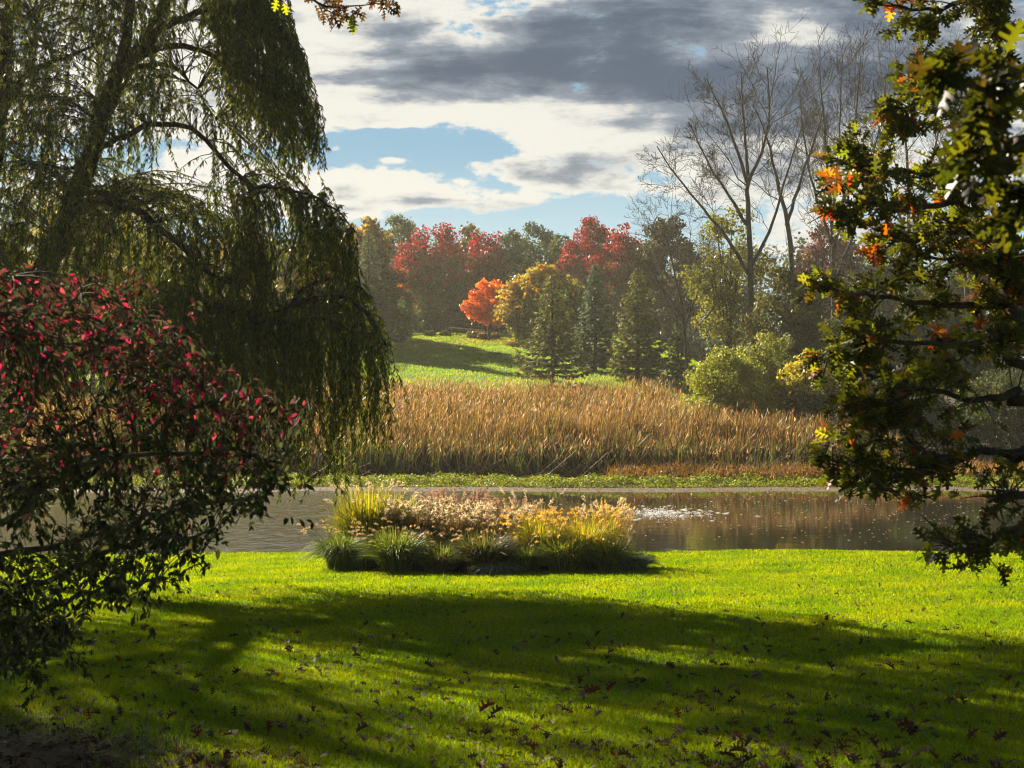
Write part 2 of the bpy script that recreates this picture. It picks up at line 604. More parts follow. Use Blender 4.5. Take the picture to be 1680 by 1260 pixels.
# lawn blades
mb = MB()
for y0, y1, dens, h0, w0 in ((7.6, 10.5, 4200, .036, .0030), (10.5, 14, 2600, .038, .0038), (14, 20, 1500, .040, .0055), (20, 28, 800, .044, .008), (28, 38.2, 520, .05, .011)):
    wd = .74 * (y0 + y1) / 2 + 2.5
    n_ = int(wd * (y1 - y0) * dens)
    x = rng.uniform(-wd / 2, wd / 2, n_)
    y = rng.uniform(y0, y1, n_)
    z = ground_z(x, y)
    k = (z > WATER_Z + .1) & (rng.random(n_) > np.exp(-(((x + 4.6) / 2.6) ** 2 + ((y - 8.9) / 1.55) ** 2) ** 2) * 1.4)
    x, y, z = x[k], y[k], z[k]
    n_ = len(x)
    h = h0 * rng.uniform(.55, 1.2, n_) * (1 + .16 * wav(x, y, .6, 8))
    a_ = rng.uniform(0, 2 * np.pi, n_)
    lean = rng.uniform(.1, .9, n_) * h
    side = np.stack([np.cos(a_), np.sin(a_), 0 * a_], -1)
    ld = rng.uniform(0, 2 * np.pi, n_)
    base = np.stack([x, y, z - .004], -1)
    mid = base + np.stack([np.cos(ld) * lean * .3, np.sin(ld) * lean * .3, h * .6], -1)
    tip = base + np.stack([np.cos(ld) * lean, np.sin(ld) * lean, h], -1)
    pt = np.stack([base, mid, tip], 1)
    wdt = w0 * rng.uniform(.7, 1.3, n_)[:, None] * np.array([1, .85, .12])
    t = np.clip(.5 + .5 * wav(x, y, 2.5, 9) + rng.normal(0, .25, n_), 0, 1)[:, None]
    col = (np.array([.12, .215, .001]) * (1 - t) + np.array([.27, .31, .002]) * t) * rng.uniform(.75, 1.2, (n_, 1))
    ribbons(mb, pt, wdt, side, col)
n_ = 90000
y = 93 + 64 * rng.random(n_)
x = -42 + rng.random(n_) * (58 + (y - 92) * .06)
z = ground_z(x, y)
h = rng.uniform(.06, .16, n_)
a_ = rng.uniform(0, 2 * np.pi, n_)
base = np.stack([x, y, z - .01], -1)
tip = base + np.stack([rng.normal(0, .03, n_), rng.normal(0, .03, n_), h], -1)
t = np.clip(.5 + .5 * wav(x, y, 6, 9) + rng.normal(0, .25, n_), 0, 1)[:, None]
ribbons(mb, np.stack([base, (base + tip) / 2, tip], 1), .035 * np.array([[1, .85, .12]]), np.stack([np.cos(a_), np.sin(a_), 0 * a_], -1),
        (np.array([.15, .28, .002]) * (1 - t) + np.array([.30, .36, .003]) * t))
tag(mb.build('grass', M_GRASS), 'short bright green mown grass of the lawn', kind='stuff')

# ------------------------------------------------------------------ trees: general builders
def broadleaf(name, label, px, d, top, bot, wpx, colour, n=7000, leaf=.28, group=None, clumps=55, trunk_r=.22, gap=.0, shape='egg',
              mat=None, bark=None, depth=1.0, foot=None, lean=0.0, trunk_n=7):
    x = (px - CX) / F * d
    bz = zg(x, d)
    zt, zb = CZ - (top - HY) / F * d, CZ - (bot - HY) / F * d
    zb = max(zb, bz + .05)
    R = wpx / 2 / F * d * (1.12 if d > 130 else 1.0)
    H = zt - zb
    root = empty(name, (x, d, bz), label, label_cat(name), group)
    n = int(n * 1.7)
    clumps = int(clumps * 1.5)
    h = rng.beta(1.05, 1.25, clumps)
    prof = {'egg': lambda h: np.sin(np.pi * np.clip(.10 + .86 * h ** .85, 0, 1)) ** .65,
            'round': lambda h: np.sqrt(np.clip(1 - (2 * h - 1) ** 2, 0.02, 1)),
            'vase': lambda h: np.sin(np.pi * np.clip(.06 + .84 * h ** 1.25, 0, 1)) ** .7,
            'dome': lambda h: np.sqrt(np.clip(1 - h ** 2.2, .02, 1))}[shape]
    rad = prof(h) * R * .86 * np.sqrt(rng.uniform(.12, 1, clumps))
    an = rng.uniform(0, 2 * np.pi, clumps)
    rc = R * rng.uniform(.20, .34, clumps) * (.6 + .5 * prof(h))
    C = np.stack([x + rad * np.cos(an) + lean * h * R, d + rad * np.sin(an) * depth, zb + rc * .6 + h * (H - rc * 1.35)], -1)
    wts = rc ** 2
    ci = rng.choice(clumps, n, p=wts / wts.sum())
    u = rand_unit(n)
    rr = rng.uniform(.25, 1, n) ** .5 * (1 + .12 * rng.normal(size=n))
    Pn = C[ci] + u * (rc[ci] * rr)[:, None] * np.array([1, 1, .8])
    hx = (Pn[:, 0] - x) / R
    hh = np.clip((Pn[:, 2] - zb) / H, 0, 1)
    cc = colour(hx, hh, ci, n) * rng.uniform(.72, 1.28, (n, 1))
    cc *= (.86 + .28 * rng.random(clumps))[ci][:, None]
    keep = Pn[:, 2] > bz + .02
    X = norm(rand_unit(n) + np.array([0, 0, -.25]))
    N = norm(u + rand_unit(n) * .9)
    m = MB()
    scatter(m, LEAF, Pn[keep], X[keep], N[keep], (leaf * 1.12 * rng.uniform(.6, 1.35, n))[keep], cc[keep], .85)
    # trunk and limbs
    t = MB()
    tp = np.array([[x, d, bz - .15], [x + rng.normal(0, .1), d, bz + (zb - bz) * .6 + H * .1], [x + lean * R * .3 + rng.normal(0, .15), d, zb + H * .45],
                   [x + lean * R * .7, d, zb + H * .8]])
    ln = smooth_line(tp, 12)
    tubes(t, ln, np.linspace(trunk_r, trunk_r * .2, 12), 8)
    for k in rng.choice(clumps, min(clumps, trunk_n), replace=False):
        s = ln[rng.integers(3, 8)]
        e = C[k]
        mid = (s + e) / 2 + np.array([0, 0, -.12 * np.linalg.norm(e - s)])
        tubes(t, smooth_line([s, mid, e], 7), np.linspace(trunk_r * .38, trunk_r * .08, 7), 5)
    t.build('trunk', bark or M_BARK, root, True)
    m.build('crown', mat or M_LEAF, root)
    return root


def label_cat(name):
    if 'shrub' in name or 'bush' in name:
        return 'shrub'
    return 'tree'


def mixcol(a, b, t):
    return np.asarray(a)[None] * (1 - t[:, None]) + np.asarray(b)[None] * t[:, None]


def c_plain(*cols):
    def f(hx, h, ci, n):
        base = np.array(cols)[np.random.default_rng(int(h[0] * 1e6)).integers(0, len(cols), ci.max() + 1)]
        return .5 * base[ci] + .5 * palette(cols, np.ones(len(cols)), n)
    return f


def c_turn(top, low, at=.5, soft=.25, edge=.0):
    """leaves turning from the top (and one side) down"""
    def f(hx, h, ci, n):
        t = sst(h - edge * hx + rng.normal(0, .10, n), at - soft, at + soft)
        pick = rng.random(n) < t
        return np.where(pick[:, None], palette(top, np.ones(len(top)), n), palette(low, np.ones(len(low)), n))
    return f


REDS = [(.25, .007, .016), (.31, .010, .016), (.15, .006, .014), (.32, .035, .012)]
ORGS = [(.55, .10, .01), (.60, .17, .012), (.50, .06, .012), (.62, .26, .015)]
GOLD = [(.34, .23, .014), (.30, .22, .02), (.40, .20, .012)]
GRN = [(.045, .085, .018), (.06, .10, .018), (.035, .07, .02)]
OLIVE = [(.085, .09, .02), (.11, .10, .022), (.07, .08, .02)]
YGRN = [(.26, .26, .025), (.20, .22, .025), (.32, .27, .025)]
DARK = [(.03, .055, .02), (.04, .06, .018), (.025, .045, .018)]


def spruce(name, label, px, d, top, base_py, wpx, cols, per=8, step=.33, droop=.18, bare=.1, dens=1.0, group=None):
    x = (px - CX) / F * d
    bz = zg(x, d)
    H = CZ - (top - HY) / F * d - bz
    R = wpx / 2 / F * d
    root = empty(name, (x, d, bz), label, 'tree', group)
    t = MB()
    ln = np.stack([x + .04 * np.sin(np.linspace(0, 5, 14)), np.full(14, d), np.linspace(bz - .1, bz + H, 14)], -1)
    tubes(t, ln, np.linspace(.13 + H * .006, .012, 14), 7)
    m = MB()
    z = bare * H
    Ps, Xs, Ns, Ss = [], [], [], []
    while z < H * .985:
        f = z / H
        L0 = R * (1 - f) ** .82 * (.8 + .2 * min(1, f / .15)) + .06
        a0 = rng.uniform(0, 6.28)
        nb = max(4, int(per * (.55 + .45 * (1 - f))))
        for k in range(nb):
            a = a0 + k * 2 * np.pi / nb + rng.normal(0, .2)
            L = L0 * rng.uniform(.68, 1.15)
            dirh = np.array([np.cos(a), np.sin(a), 0])
            rise = .25 * f - droop * (1 - f)
            kk = 7
            s = np.linspace(0, 1, kk)
            br = np.array([x, d, bz + z])[None] + dirh * (L * s)[:, None] + np.array([0, 0, 1]) * (L * (rise * s + .22 * s ** 3))[:, None]
            tubes(t, br, np.linspace(.018 + .01 * L, .004, kk), 4)
            ns = max(5, int(L * 20 * dens))
            tt = rng.uniform(.12, 1.0, ns) ** .8
            bp = np.stack([np.interp(tt, s, br[:, c]) for c in range(3)], -1)
            sd = np.cross(dirh, [0, 0, 1])
            sg = rng.choice([-1, 1], ns)[:, None]
            xx = norm(dirh * rng.uniform(.4, 1, (ns, 1)) + sg * sd * rng.uniform(.2, 1, (ns, 1)) + np.array([0, 0, 1]) * rng.uniform(-.75, .2, (ns, 1)))
            Ps.append(bp)
            Xs.append(xx)
            Ns.append(norm(np.array([0, 0, 1.0]) + rng.normal(0, .6, (ns, 3))))
            Ss.append(rng.uniform(.28, .60, ns) * (.55 + .45 * (1 - f)))
        z += step * rng.uniform(.8, 1.2) * (.6 + .4 * (1 - f))
    Pn, Xn, Nn, Sn = np.concatenate(Ps), np.concatenate(Xs), np.concatenate(Ns), np.concatenate(Ss)
    scatter(m, LEAF, Pn, Xn, Nn, Sn, palette(cols, np.ones(len(cols)), len(Pn), .25), .42)
    t.build('trunk', M_BARK, root, True)
    m.build('crown', M_NEEDLE, root)
    return root


def bare_tree(name, label, d, stems, r0, levels=3, nchild=(10, 8, 6), ratio=(.42, .42, .45), up=.35, spread=.75, group=None, mat=None, leaves=0, leafcol=None, tipr=.014):
    """leafless tree: stems are lists of (px, py) drawn at depth d, the first one is the trunk"""
    p0 = stems[0][0]
    x0 = (p0[0] - CX) / F * d
    bz = zg(x0, d)
    root = empty(name, (x0, d, bz), label, 'tree', group)
    t, tw = MB(), MB()
    lines = []
    for si, st in enumerate(stems):
        dd = 0 if si == 0 else rng.uniform(-1.5, 1.5)
        pts = [P3(px, py, d + dd * min(1, i / max(1, len(st) - 1) * 1.5)) for i, (px, py) in enumerate(st)]
        if si == 0:
            pts[0][2] = bz - .1
        ln = smooth_line(pts, 16, .03)
        rr = np.linspace(r0 if si == 0 else r0 * .62, r0 * .16, 16)
        tubes(t, ln, rr, 7)
        lines.append((ln, rr, 0))
    tips = []
    q = list(lines)
    batch = {1: [], 2: [], 3: [], 4: []}
    while q:
        ln, rr, lv = q.pop()
        if lv >= levels:
            continue
        L = np.linalg.norm(np.diff(ln, axis=0), axis=1).sum()
        nc = nchild[lv]
        for k in range(nc):
            f = (.22 if lv else .38) + (.97 - (.22 if lv else .38)) * (k + rng.random()) / nc
            i = min(len(ln) - 2, int(f * (len(ln) - 1)))
            s = ln[i]
            tg = norm(ln[i + 1] - ln[i])
            pr = norm(np.cross(tg, rng.normal(size=3)))
            dr = norm(tg * (1 - spread * .5) + pr * spread * rng.uniform(.6, 1.3) + np.array([0, 0, up * (1, .7, .35, .2)[lv]]))
            l = L * ratio[lv] * rng.uniform(.6, 1.2) * (1.15 - .55 * f)
            kk = 7 if lv < 2 else 5
            s1 = np.linspace(0, 1, kk)[:, None]
            bend = np.array([0, 0, 1.0]) * .10 * l * s1 ** 2 + rng.normal(0, .05, 3) * l * np.sin(np.pi * s1)
            cl_ = s + dr * l * s1 + bend + np.cumsum(rng.normal(0, .022 * l, (kk, 3)), 0) * (s1 > 0)
            r = max(tipr, min(rr[i] * .5, .005 * l + .006))
            r_ = np.linspace(r, tipr * .6, kk)
            batch[lv + 1].append((cl_, r_))
            q.append((cl_, r_, lv + 1))
    for lv, bl in batch.items():
        if bl:
            tubes(t if lv == 1 else tw, np.array([b[0] for b in bl]), np.array([b[1] for b in bl]), 5 if lv == 1 else 3)
    t.build('trunk', mat or M_PALE, root, True)
    tw.build('twigs', mat or M_PALE, root)
    if leaves:
        ends = np.array([b[0][-1] for b in batch[levels]])
        i = rng.integers(0, len(ends), leaves)
        Pn = ends[i] + rng.normal(0, .18, (leaves, 3))
        m = MB()
        scatter(m, LEAF, Pn, rand_unit(leaves), rand_unit(leaves), rng.uniform(.10, .2, leaves), palette(leafcol, np.ones(len(leafcol)), leaves), .8)
        m.build('foliage', M_LEAF, root)
    return root


# ------------------------------------------------------------------ far trees
G_ROW = 'autumn trees behind the far lawn'
broadleaf('red_maple', 'pinkish red maple showing through the hanging willow strands', 535, 137, 386, 540, 112, c_turn([(.40, .06, .07), (.34, .045, .06), (.42, .10, .08)], OLIVE, .3, .2), 6500, .26, G_ROW)
broadleaf('golden_tree', 'round tree with a golden yellow top beside a grey spruce', 598, 142, 347, 540, 100, c_turn(GOLD, OLIVE, .70, .25), 7500, .28, G_ROW, shape='round')
broadleaf('green_tree', 'dark green round tree just left of the large red maple', 655, 183, 351, 520, 84, c_turn(OLIVE + [(.12, .14, .02)], GRN, .8, .3), 6000, .28, G_ROW, shape='round')
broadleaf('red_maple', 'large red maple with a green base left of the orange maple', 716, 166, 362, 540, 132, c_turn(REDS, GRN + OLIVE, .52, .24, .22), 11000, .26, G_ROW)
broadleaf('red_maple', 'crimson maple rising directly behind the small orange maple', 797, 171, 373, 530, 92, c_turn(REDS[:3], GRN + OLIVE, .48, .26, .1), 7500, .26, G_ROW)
broadleaf('brown_tree', 'olive brown treetop between the two left red maples', 770, 178, 361, 520, 62, c_plain((.16, .12, .02), (.10, .09, .02)), 3500, .3, G_ROW)
broadleaf('green_tree', 'grey green tree right of the crimson maple', 838, 176, 372, 540, 80, c_plain(*GRN, *OLIVE), 5000, .3, G_ROW)
broadleaf('green_tree', 'dark green domed tree in the middle of the back row', 872, 182, 361, 540, 106, c_plain(*DARK, *GRN), 6500, .3, G_ROW, shape='round')
broadleaf('green_tree', 'olive tree just left of the tall pair of red maples', 918, 176, 383, 540, 76, c_plain(*OLIVE, *GRN), 5000, .3, G_ROW)
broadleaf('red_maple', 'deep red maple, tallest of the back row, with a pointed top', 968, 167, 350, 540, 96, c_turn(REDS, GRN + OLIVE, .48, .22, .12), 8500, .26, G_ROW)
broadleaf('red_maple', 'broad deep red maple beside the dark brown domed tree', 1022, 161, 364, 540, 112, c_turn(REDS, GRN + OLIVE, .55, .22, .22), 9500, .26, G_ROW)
broadleaf('dark_tree', 'dark brown green domed tree left of the tall bare tree', 1097, 152, 349, 560, 98, c_plain((.055, .05, .02), (.045, .055, .02), (.07, .05, .02)), 8500, .26, G_ROW, shape='round')
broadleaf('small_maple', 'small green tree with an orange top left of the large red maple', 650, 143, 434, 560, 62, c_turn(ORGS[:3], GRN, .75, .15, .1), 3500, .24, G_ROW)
broadleaf('orange_maple', 'small bright orange maple on the far lawn edge', 803, 144, 456, 533, 78, c_plain((.70, .12, .006), (.75, .20, .008), (.62, .08, .008), (.75, .30, .010)), 4600, .24, G_ROW, clumps=34, trunk_r=.13)
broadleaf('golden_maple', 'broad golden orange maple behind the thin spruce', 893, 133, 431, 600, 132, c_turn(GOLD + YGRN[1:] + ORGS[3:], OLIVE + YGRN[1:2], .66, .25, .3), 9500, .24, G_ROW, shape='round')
broadleaf('red_tree', 'dull maroon tree showing behind the bare trees on the right', 1362, 140, 358, 520, 105, c_plain((.15, .03, .03), (.12, .045, .03), (.09, .06, .025)), 6000, .26, G_ROW)
broadleaf('green_tree', 'dull green tree behind the bare trunks near the oak', 1465, 138, 378, 560, 130, c_plain(*OLIVE, *GRN), 6000, .28, G_ROW)
broadleaf('green_tree', 'grey green tree far right behind the oak leaves', 1610, 130, 388, 560, 150, c_plain(*OLIVE, *GRN), 6000, .28, G_ROW)
broadleaf('yellow_tree', 'sunlit yellow green tree beyond the willow trunk', 150, 98, 292, 640, 330, c_turn(YGRN + GOLD, YGRN, .6, .3), 15000, .24, 'trees beyond the pond behind the willow', shape='round', clumps=90)
broadleaf('yellow_tree', 'amber tree behind the middle of the willow', 385, 139, 366, 580, 175, c_turn(GOLD, OLIVE + YGRN, .55, .3), 8000, .26, 'trees beyond the pond behind the willow')
broadleaf('green_tree', 'dense olive green tree behind the lower right of the willow', 437, 116, 384, 620, 150, c_plain(*OLIVE, *YGRN), 8000, .26, 'trees beyond the pond behind the willow')
broadleaf('green_tree', 'green tree behind the left edge of the willow', -60, 112, 270, 640, 220, c_plain(*YGRN, *GRN), 7000, .3, 'trees beyond the pond behind the willow')
broadleaf('green_tree', 'olive tree behind the willow next to the pinkish maple', 478, 150, 394, 560, 110, c_plain(*OLIVE, *YGRN), 9500, .28, 'trees beyond the pond behind the willow')

SPR = [(.085, .095, .03), (.11, .11, .028), (.06, .075, .03)]
BLU = [(.055, .085, .065), (.045, .07, .05), (.08, .10, .075)]
G_SPR = 'spruces on the far lawn'
spruce('spruce', 'open spruce with a bare lower trunk in front of the golden maple', 906, 104, 448, 0, 132, SPR + [(.10, .10, .03)], 9, .36, .2, .10, .9, G_SPR)
spruce('spruce', 'narrow blue spruce between two green spruces', 976, 114, 432, 0, 84, BLU, 9, .3, .22, .06, 1.1, G_SPR)
spruce('spruce', 'broad olive spruce right of the blue spruce', 1046, 108, 438, 0, 112, SPR + [(.11, .10, .025)], 9, .34, .16, .05, 1.1, G_SPR)
spruce('spruce', 'short dark spruce at the right end of the spruces', 1112, 103, 528, 0, 58, BLU + SPR, 8, .3, .15, .04, 1.1, G_SPR)
spruce('spruce', 'tall grey green spruce under the golden topped tree', 605, 129, 376, 0, 92, BLU + SPR, 9, .4, .2, .04, 1.2, G_SPR)
spruce('spruce', 'smaller grey green spruce left of the large red maple', 645, 147, 455, 0, 62, BLU + SPR, 8, .38, .2, .04, 1.1, G_SPR)

G_BARE = 'tall bare trees on the right'
bare_tree('bare_tree', 'tall leafless tree with a forked trunk, nearest of the bare trees', 95,
          [[(1232, 600), (1231, 440), (1227, 330), (1228, 300), (1248, 250), (1262, 190), (1258, 110)],
           [(1228, 305), (1210, 250), (1188, 190), (1160, 130)],
           [(1228, 450), (1195, 395), (1160, 350), (1120, 300), (1078, 240)],
           [(1230, 380), (1205, 335), (1170, 280), (1130, 200)],
           [(1231, 440), (1262, 380), (1290, 290), (1318, 200)],
           [(1228, 300), (1222, 220), (1215, 120)]],
          .22, 3, (11, 9, 6), (.40, .42, .45), .24, .9, G_BARE)
bare_tree('bare_tree', 'slim leafless tree leaning left right of the forked bare tree', 99,
          [[(1312, 600), (1296, 410), (1280, 320), (1262, 240), (1236, 170)], [(1290, 370), (1312, 300), (1340, 220), (1350, 180)]],
          .22, 3, (8, 7, 6), (.36, .42, .45), .28, .85, G_BARE)
bare_tree('bare_tree', 'leafless tree with many upright stems behind the oak branch tips', 105,
          [[(1370, 620), (1367, 450), (1362, 330), (1352, 200), (1345, 110)], [(1366, 430), (1385, 320), (1405, 190), (1412, 90)],
           [(1364, 400), (1335, 310), (1318, 220), (1312, 150)], [(1368, 470), (1410, 350), (1440, 220), (1455, 120)], [(1364, 380), (1375, 260), (1382, 90)]],
          .20, 3, (11, 9, 6), (.36, .42, .45), .34, .85, G_BARE)
bare_tree('bare_tree', 'leafless tree directly behind the upper oak branches', 112,
          [[(1490, 640), (1492, 450), (1490, 300), (1480, 180), (1470, 90)], [(1491, 420), (1520, 300), (1545, 180), (1550, 110)],
           [(1490, 400), (1460, 300), (1440, 200), (1432, 130)]],
          .20, 3, (11, 9, 6), (.38, .42, .45), .34, .85, G_BARE)
bare_tree('bare_tree', 'leafless tree farthest right behind the oak', 118,
          [[(1590, 650), (1585, 450), (1580, 300), (1575, 190)], [(1585, 420), (1620, 300), (1650, 200)], [(1584, 400), (1550, 290), (1530, 200)]],
          .25, 3, (8, 7, 6), (.38, .42, .45), .34, .85, G_BARE)
bare_tree('bare_sapling', 'low grey leafless tree between the spruces and the tall bare tree', 98,
          [[(1130, 620), (1120, 520), (1105, 440), (1085, 360)], [(1122, 540), (1150, 460), (1165, 390)], [(1120, 520), (1085, 470), (1060, 430)], [(1128, 560), (1175, 500), (1210, 470)]],
          .12, 3, (11, 9, 6), (.5, .45, .45), .1, .9, 'grey saplings at the wood edge')
bare_tree('bare_sapling', 'low grey leafless tree right of the tall bare trunk', 97,
          [[(1340, 640), (1335, 540), (1345, 460), (1370, 410)], [(1336, 560), (1305, 500), (1290, 440)], [(1335, 540), (1385, 480), (1420, 450)]],
          .12, 3, (11, 9, 6), (.5, .45, .45), .1, .9, 'grey saplings at the wood edge')
G_UND = 'leafy understory at the wood edge'
broadleaf('yellow_green_tree', 'thin leaved yellow green tree round the tall bare trunk', 1200, 98, 330, 570, 150, c_plain((.21, .21, .03), (.16, .18, .03), (.25, .22, .03)), 5200, .17, G_UND, clumps=46, trunk_r=.16, trunk_n=20)
broadleaf('olive_tree', 'dull olive tree under the leaning bare tree', 1290, 91, 432, 640, 150, c_plain(*OLIVE, (.15, .13, .02)), 8500, .17, G_UND)
broadleaf('olive_tree', 'dull green tree behind the tips of the oak', 1395, 94, 452, 660, 140, c_plain(*OLIVE, *GRN), 7500, .18, G_UND)
broadleaf('grey_green_tree', 'hazy green tree behind the middle oak boughs', 1500, 90, 470, 680, 150, c_plain(*GRN, *OLIVE), 7500, .18, G_UND)
broadleaf('grey_green_tree', 'hazy green tree behind the right edge of the oak', 1630, 88, 460, 690, 170, c_plain(*GRN, *OLIVE), 7500, .18, G_UND)
broadleaf('shrub', 'large rounded green shrub at the reed edge', 1190, 77, 566, 700, 150, c_plain((.22, .26, .03), (.32, .30, .03), (.16, .20, .03)), 13000, .11, G_UND, shape='dome', clumps=60, trunk_r=.07)
broadleaf('shrub', 'taller green shrub behind the rounded shrub', 1262, 80, 540, 700, 150, c_plain((.17, .20, .03), (.24, .23, .03), (.13, .15, .03)), 10000, .12, G_UND, shape='egg', trunk_r=.07)
broadleaf('shrub', 'sparse bright yellow shrub beside the green shrubs', 1322, 75, 570, 690, 95, c_turn([(.50, .40, .015), (.38, .34, .02)], OLIVE, .45, .2), 3600, .13, G_UND, clumps=40, trunk_r=.05)
broadleaf('shrub', 'dull olive shrub at the right end of the reeds', 1390, 80, 600, 720, 140, c_plain(*OLIVE, *GRN), 9000, .13, G_UND, shape='dome', trunk_r=.07)
broadleaf('shrub', 'dim green shrub behind the lower oak boughs', 1500, 79, 610, 730, 170, c_plain(*OLIVE, *GRN), 8000, .14, G_UND, shape='dome', trunk_r=.07)
broadleaf('shrub', 'dim green shrub at the right edge beyond the pond', 1640, 76, 600, 740, 180, c_plain(*OLIVE, *GRN), 8000, .14, G_UND, shape='dome', trunk_r=.07)

# distant woods that close the view, one mass
mb = MB()
for k in range(95):
    pxx = -900 + k * 36 + rng.uniform(-14, 14)
    dd = rng.uniform(190, 215)
    if pxx < -150 or pxx > 1850:
        dd = rng.uniform(120, 170)
    xx = (pxx - CX) / F * dd
    if abs(xx) > 205:
        continue
    zb_ = zg(xx, dd)
    Hh = CZ + (HY - rng.uniform(385, 440)) / F * dd - zb_
    nn = 1300
    u = rand_unit(nn)
    c_ = np.array([xx, dd, zb_ + Hh * .5])
    Pn = c_ + u * np.array([3.2, 3.2, Hh * .5]) * (rng.uniform(.5, 1, (nn, 1))) + rng.normal(0, .35, (nn, 3))
    Pn[:, 2] = np.maximum(Pn[:, 2], zb_ + .1)
    scatter(mb, LEAF, Pn, rand_unit(nn), norm(u + rand_unit(nn) * .8), rng.uniform(.35, .8, nn), palette([OLIVE, GRN, DARK, GRN][k % 4], np.ones(3), nn, .25), .8)
for k in range(150):
    xx = rng.uniform(-75, 70)
    dd = rng.uniform(158, 186)
    zb_ = zg(xx, dd)
    nn = 420
    u = rand_unit(nn)
    u[:, 2] = np.abs(u[:, 2])
    Pn = np.array([xx, dd, zb_]) + u * np.array([2.6, 2.2, rng.uniform(2.0, 5.0)]) * rng.uniform(.6, 1, (nn, 1))
    scatter(mb, LEAF, Pn, rand_unit(nn), norm(u + rand_unit(nn) * .8), rng.uniform(.3, .6, nn), palette([DARK, GRN, DARK][k % 3], np.ones(3), nn, .25), .8)
tag(mb.build('woods', M_LEAF), 'mass of dark green woodland closing the view', kind='stuff')

# ------------------------------------------------------------------ reeds, sedge and shore plants
def reed_band(mb, n, x0, x1, y0, y1, h0, h1, w, colfun, k=4, lean=.18, head=0.0):
    y = y0 + (y1 - y0) * rng.random(n)
    x = rng.uniform(0, 1, n)
    x = (x0 + (x1 - x0) * x) * (y / y0)
    z = ground_z(x, y)
    pxr = CX + x / y * F
    ymax = np.interp(pxr, [1085, 1150, 1300, 1500], [93.5, 77, 71, 65.5]) + 1.5 * wav(x, y, 4, 41)
    edge = y0 + (1.1 * (wav(x, 0 * x, 5, 42) + .5 * wav(x, 0 * x, 1.3, 43)) + .6 if y0 > 64 and h1 > 2.4 else 0)
    thin_ = rng.random(n) < .82 + .5 * wav(x, y, 2.2, 44)
    keep = (z > WATER_Z - .02) & ((y < ymax) | (h1 < 1)) & (y > edge) & (thin_ | (h1 < 1))
    x, y, z = x[keep], y[keep], z[keep]
    n = len(x)
    h = rng.uniform(h0, h1, n) * (1 + .12 * wav(x, y, 6, 12) + .10 * wav(x, y, 1.5, 13))
    if h1 > 2.4:
        h = h * (.55 + .45 * sst(y, 64.5, 69.5))
    a = rng.normal(0.2, 1.3, n)
    l = np.abs(rng.normal(0, lean, n)) * h
    s = np.linspace(0, 1, k)
    dirv = np.stack([np.cos(a), np.sin(a), 0 * a], -1)
    P = np.stack([x, y, z - .02], -1)[:, None] + dirv[:, None] * (l[:, None] * s ** 2.2)[..., None] + np.array([0, 0, 1.0]) * (h[:, None] * (s - .06 * s ** 3))[..., None]
    a2 = rng.uniform(0, np.pi, n)
    side = np.stack([np.cos(a2), np.sin(a2), 0 * a2], -1)
    wd = w * rng.uniform(.6, 1.3, n)[:, None] * np.interp(s, [0, .5, 1], [.8, 1, .15])
    ribbons(mb, P, wd, side, colfun(x, y, s, n))
    return P


def reed_col(x, y, s, n):
    tan = palette([(.17, .085, .022), (.25, .14, .040), (.08, .042, .014), (.40, .26, .10), (.14, .135, .02), (.29, .18, .02)], [1, .9, 1.1, .5, .6, .4], n, .25)
    low = palette([(.06, .08, .016), (.10, .10, .02), (.06, .042, .018), (.11, .08, .035)], [1, 1, 1, .8], n, .25)
    g = np.clip(.5 + .6 * wav(x, y, 8, 15), 0, 1)
    at = .46 + .28 * g + rng.normal(0, .18, n)
    t = sst(s[None], 0, 1) * 0 + np.clip((s[None] - at[:, None] + .2) / .4, 0, 1)
    return low[:, None] * (1 - t[..., None]) + tan[:, None] * t[..., None]


mb = MB()
reed_band(mb, 30000, -22, 19, 64.4, 70, 1.9, 2.8, .026, reed_col)
reed_band(mb, 52000, -26, 19, 69, 93, 1.8, 2.8, .034, reed_col, 4, .24)
# tan seed tops
y = rng.uniform(64, 93, 17000)
x = rng.uniform(-24, 16.5, 17000) * y / 63
x = np.where(CX + x / y * F > np.interp(y, [64, 71, 77, 92], [1500, 1300, 1150, 1085]), x - 22, x)
z = ground_z(x, y) + rng.uniform(1.5, 2.6, 17000) * (.55 + .45 * sst(y, 64.5, 69.5)) * (1 + .12 * wav(x, y, 6, 12) + .10 * wav(x, y, 1.5, 13))
scatter(mb, LEAF, np.stack([x, y, z], -1), norm(np.array([.25, 0, 1.0]) + rng.normal(0, .35, (17000, 3))), rand_unit(17000), rng.uniform(.16, .32, 17000),
        palette([(.34, .21, .09), (.26, .13, .045), (.50, .36, .19)], [1, 1, .5], 17000, .25), .17)
# green flag leaves along the front
reed_band(mb, 3800, -20, 13.5, 64, 68, .9, 2.0, .026, lambda x, y, s, n: palette([(.08, .12, .02), (.11, .14, .025), (.07, .06, .025), (.16, .11, .05)], [1, .7, 1, .6], n), 4, .35)
# dry fallen stalks
nn = 420
y = rng.uniform(63, 65, nn)
x = rng.uniform(-20, 14, nn)
a = rng.normal(0, .9, nn)
L = rng.uniform(.7, 1.9, nn)
b0 = np.stack([x, y, ground_z(x, y)], -1)
b1 = b0 + np.stack([np.sin(a) * L, -.1 * L, np.abs(np.cos(a)) * L], -1)
tubes(mb, np.stack([b0, (b0 + b1) / 2, b1], 1), .010, 3, np.repeat(np.array([[.40, .32, .22]]), nn, 0))
tag(mb.build('cattails', M_REED), 'dense bed of tan cattails with green lower leaves across the pond', kind='stuff')

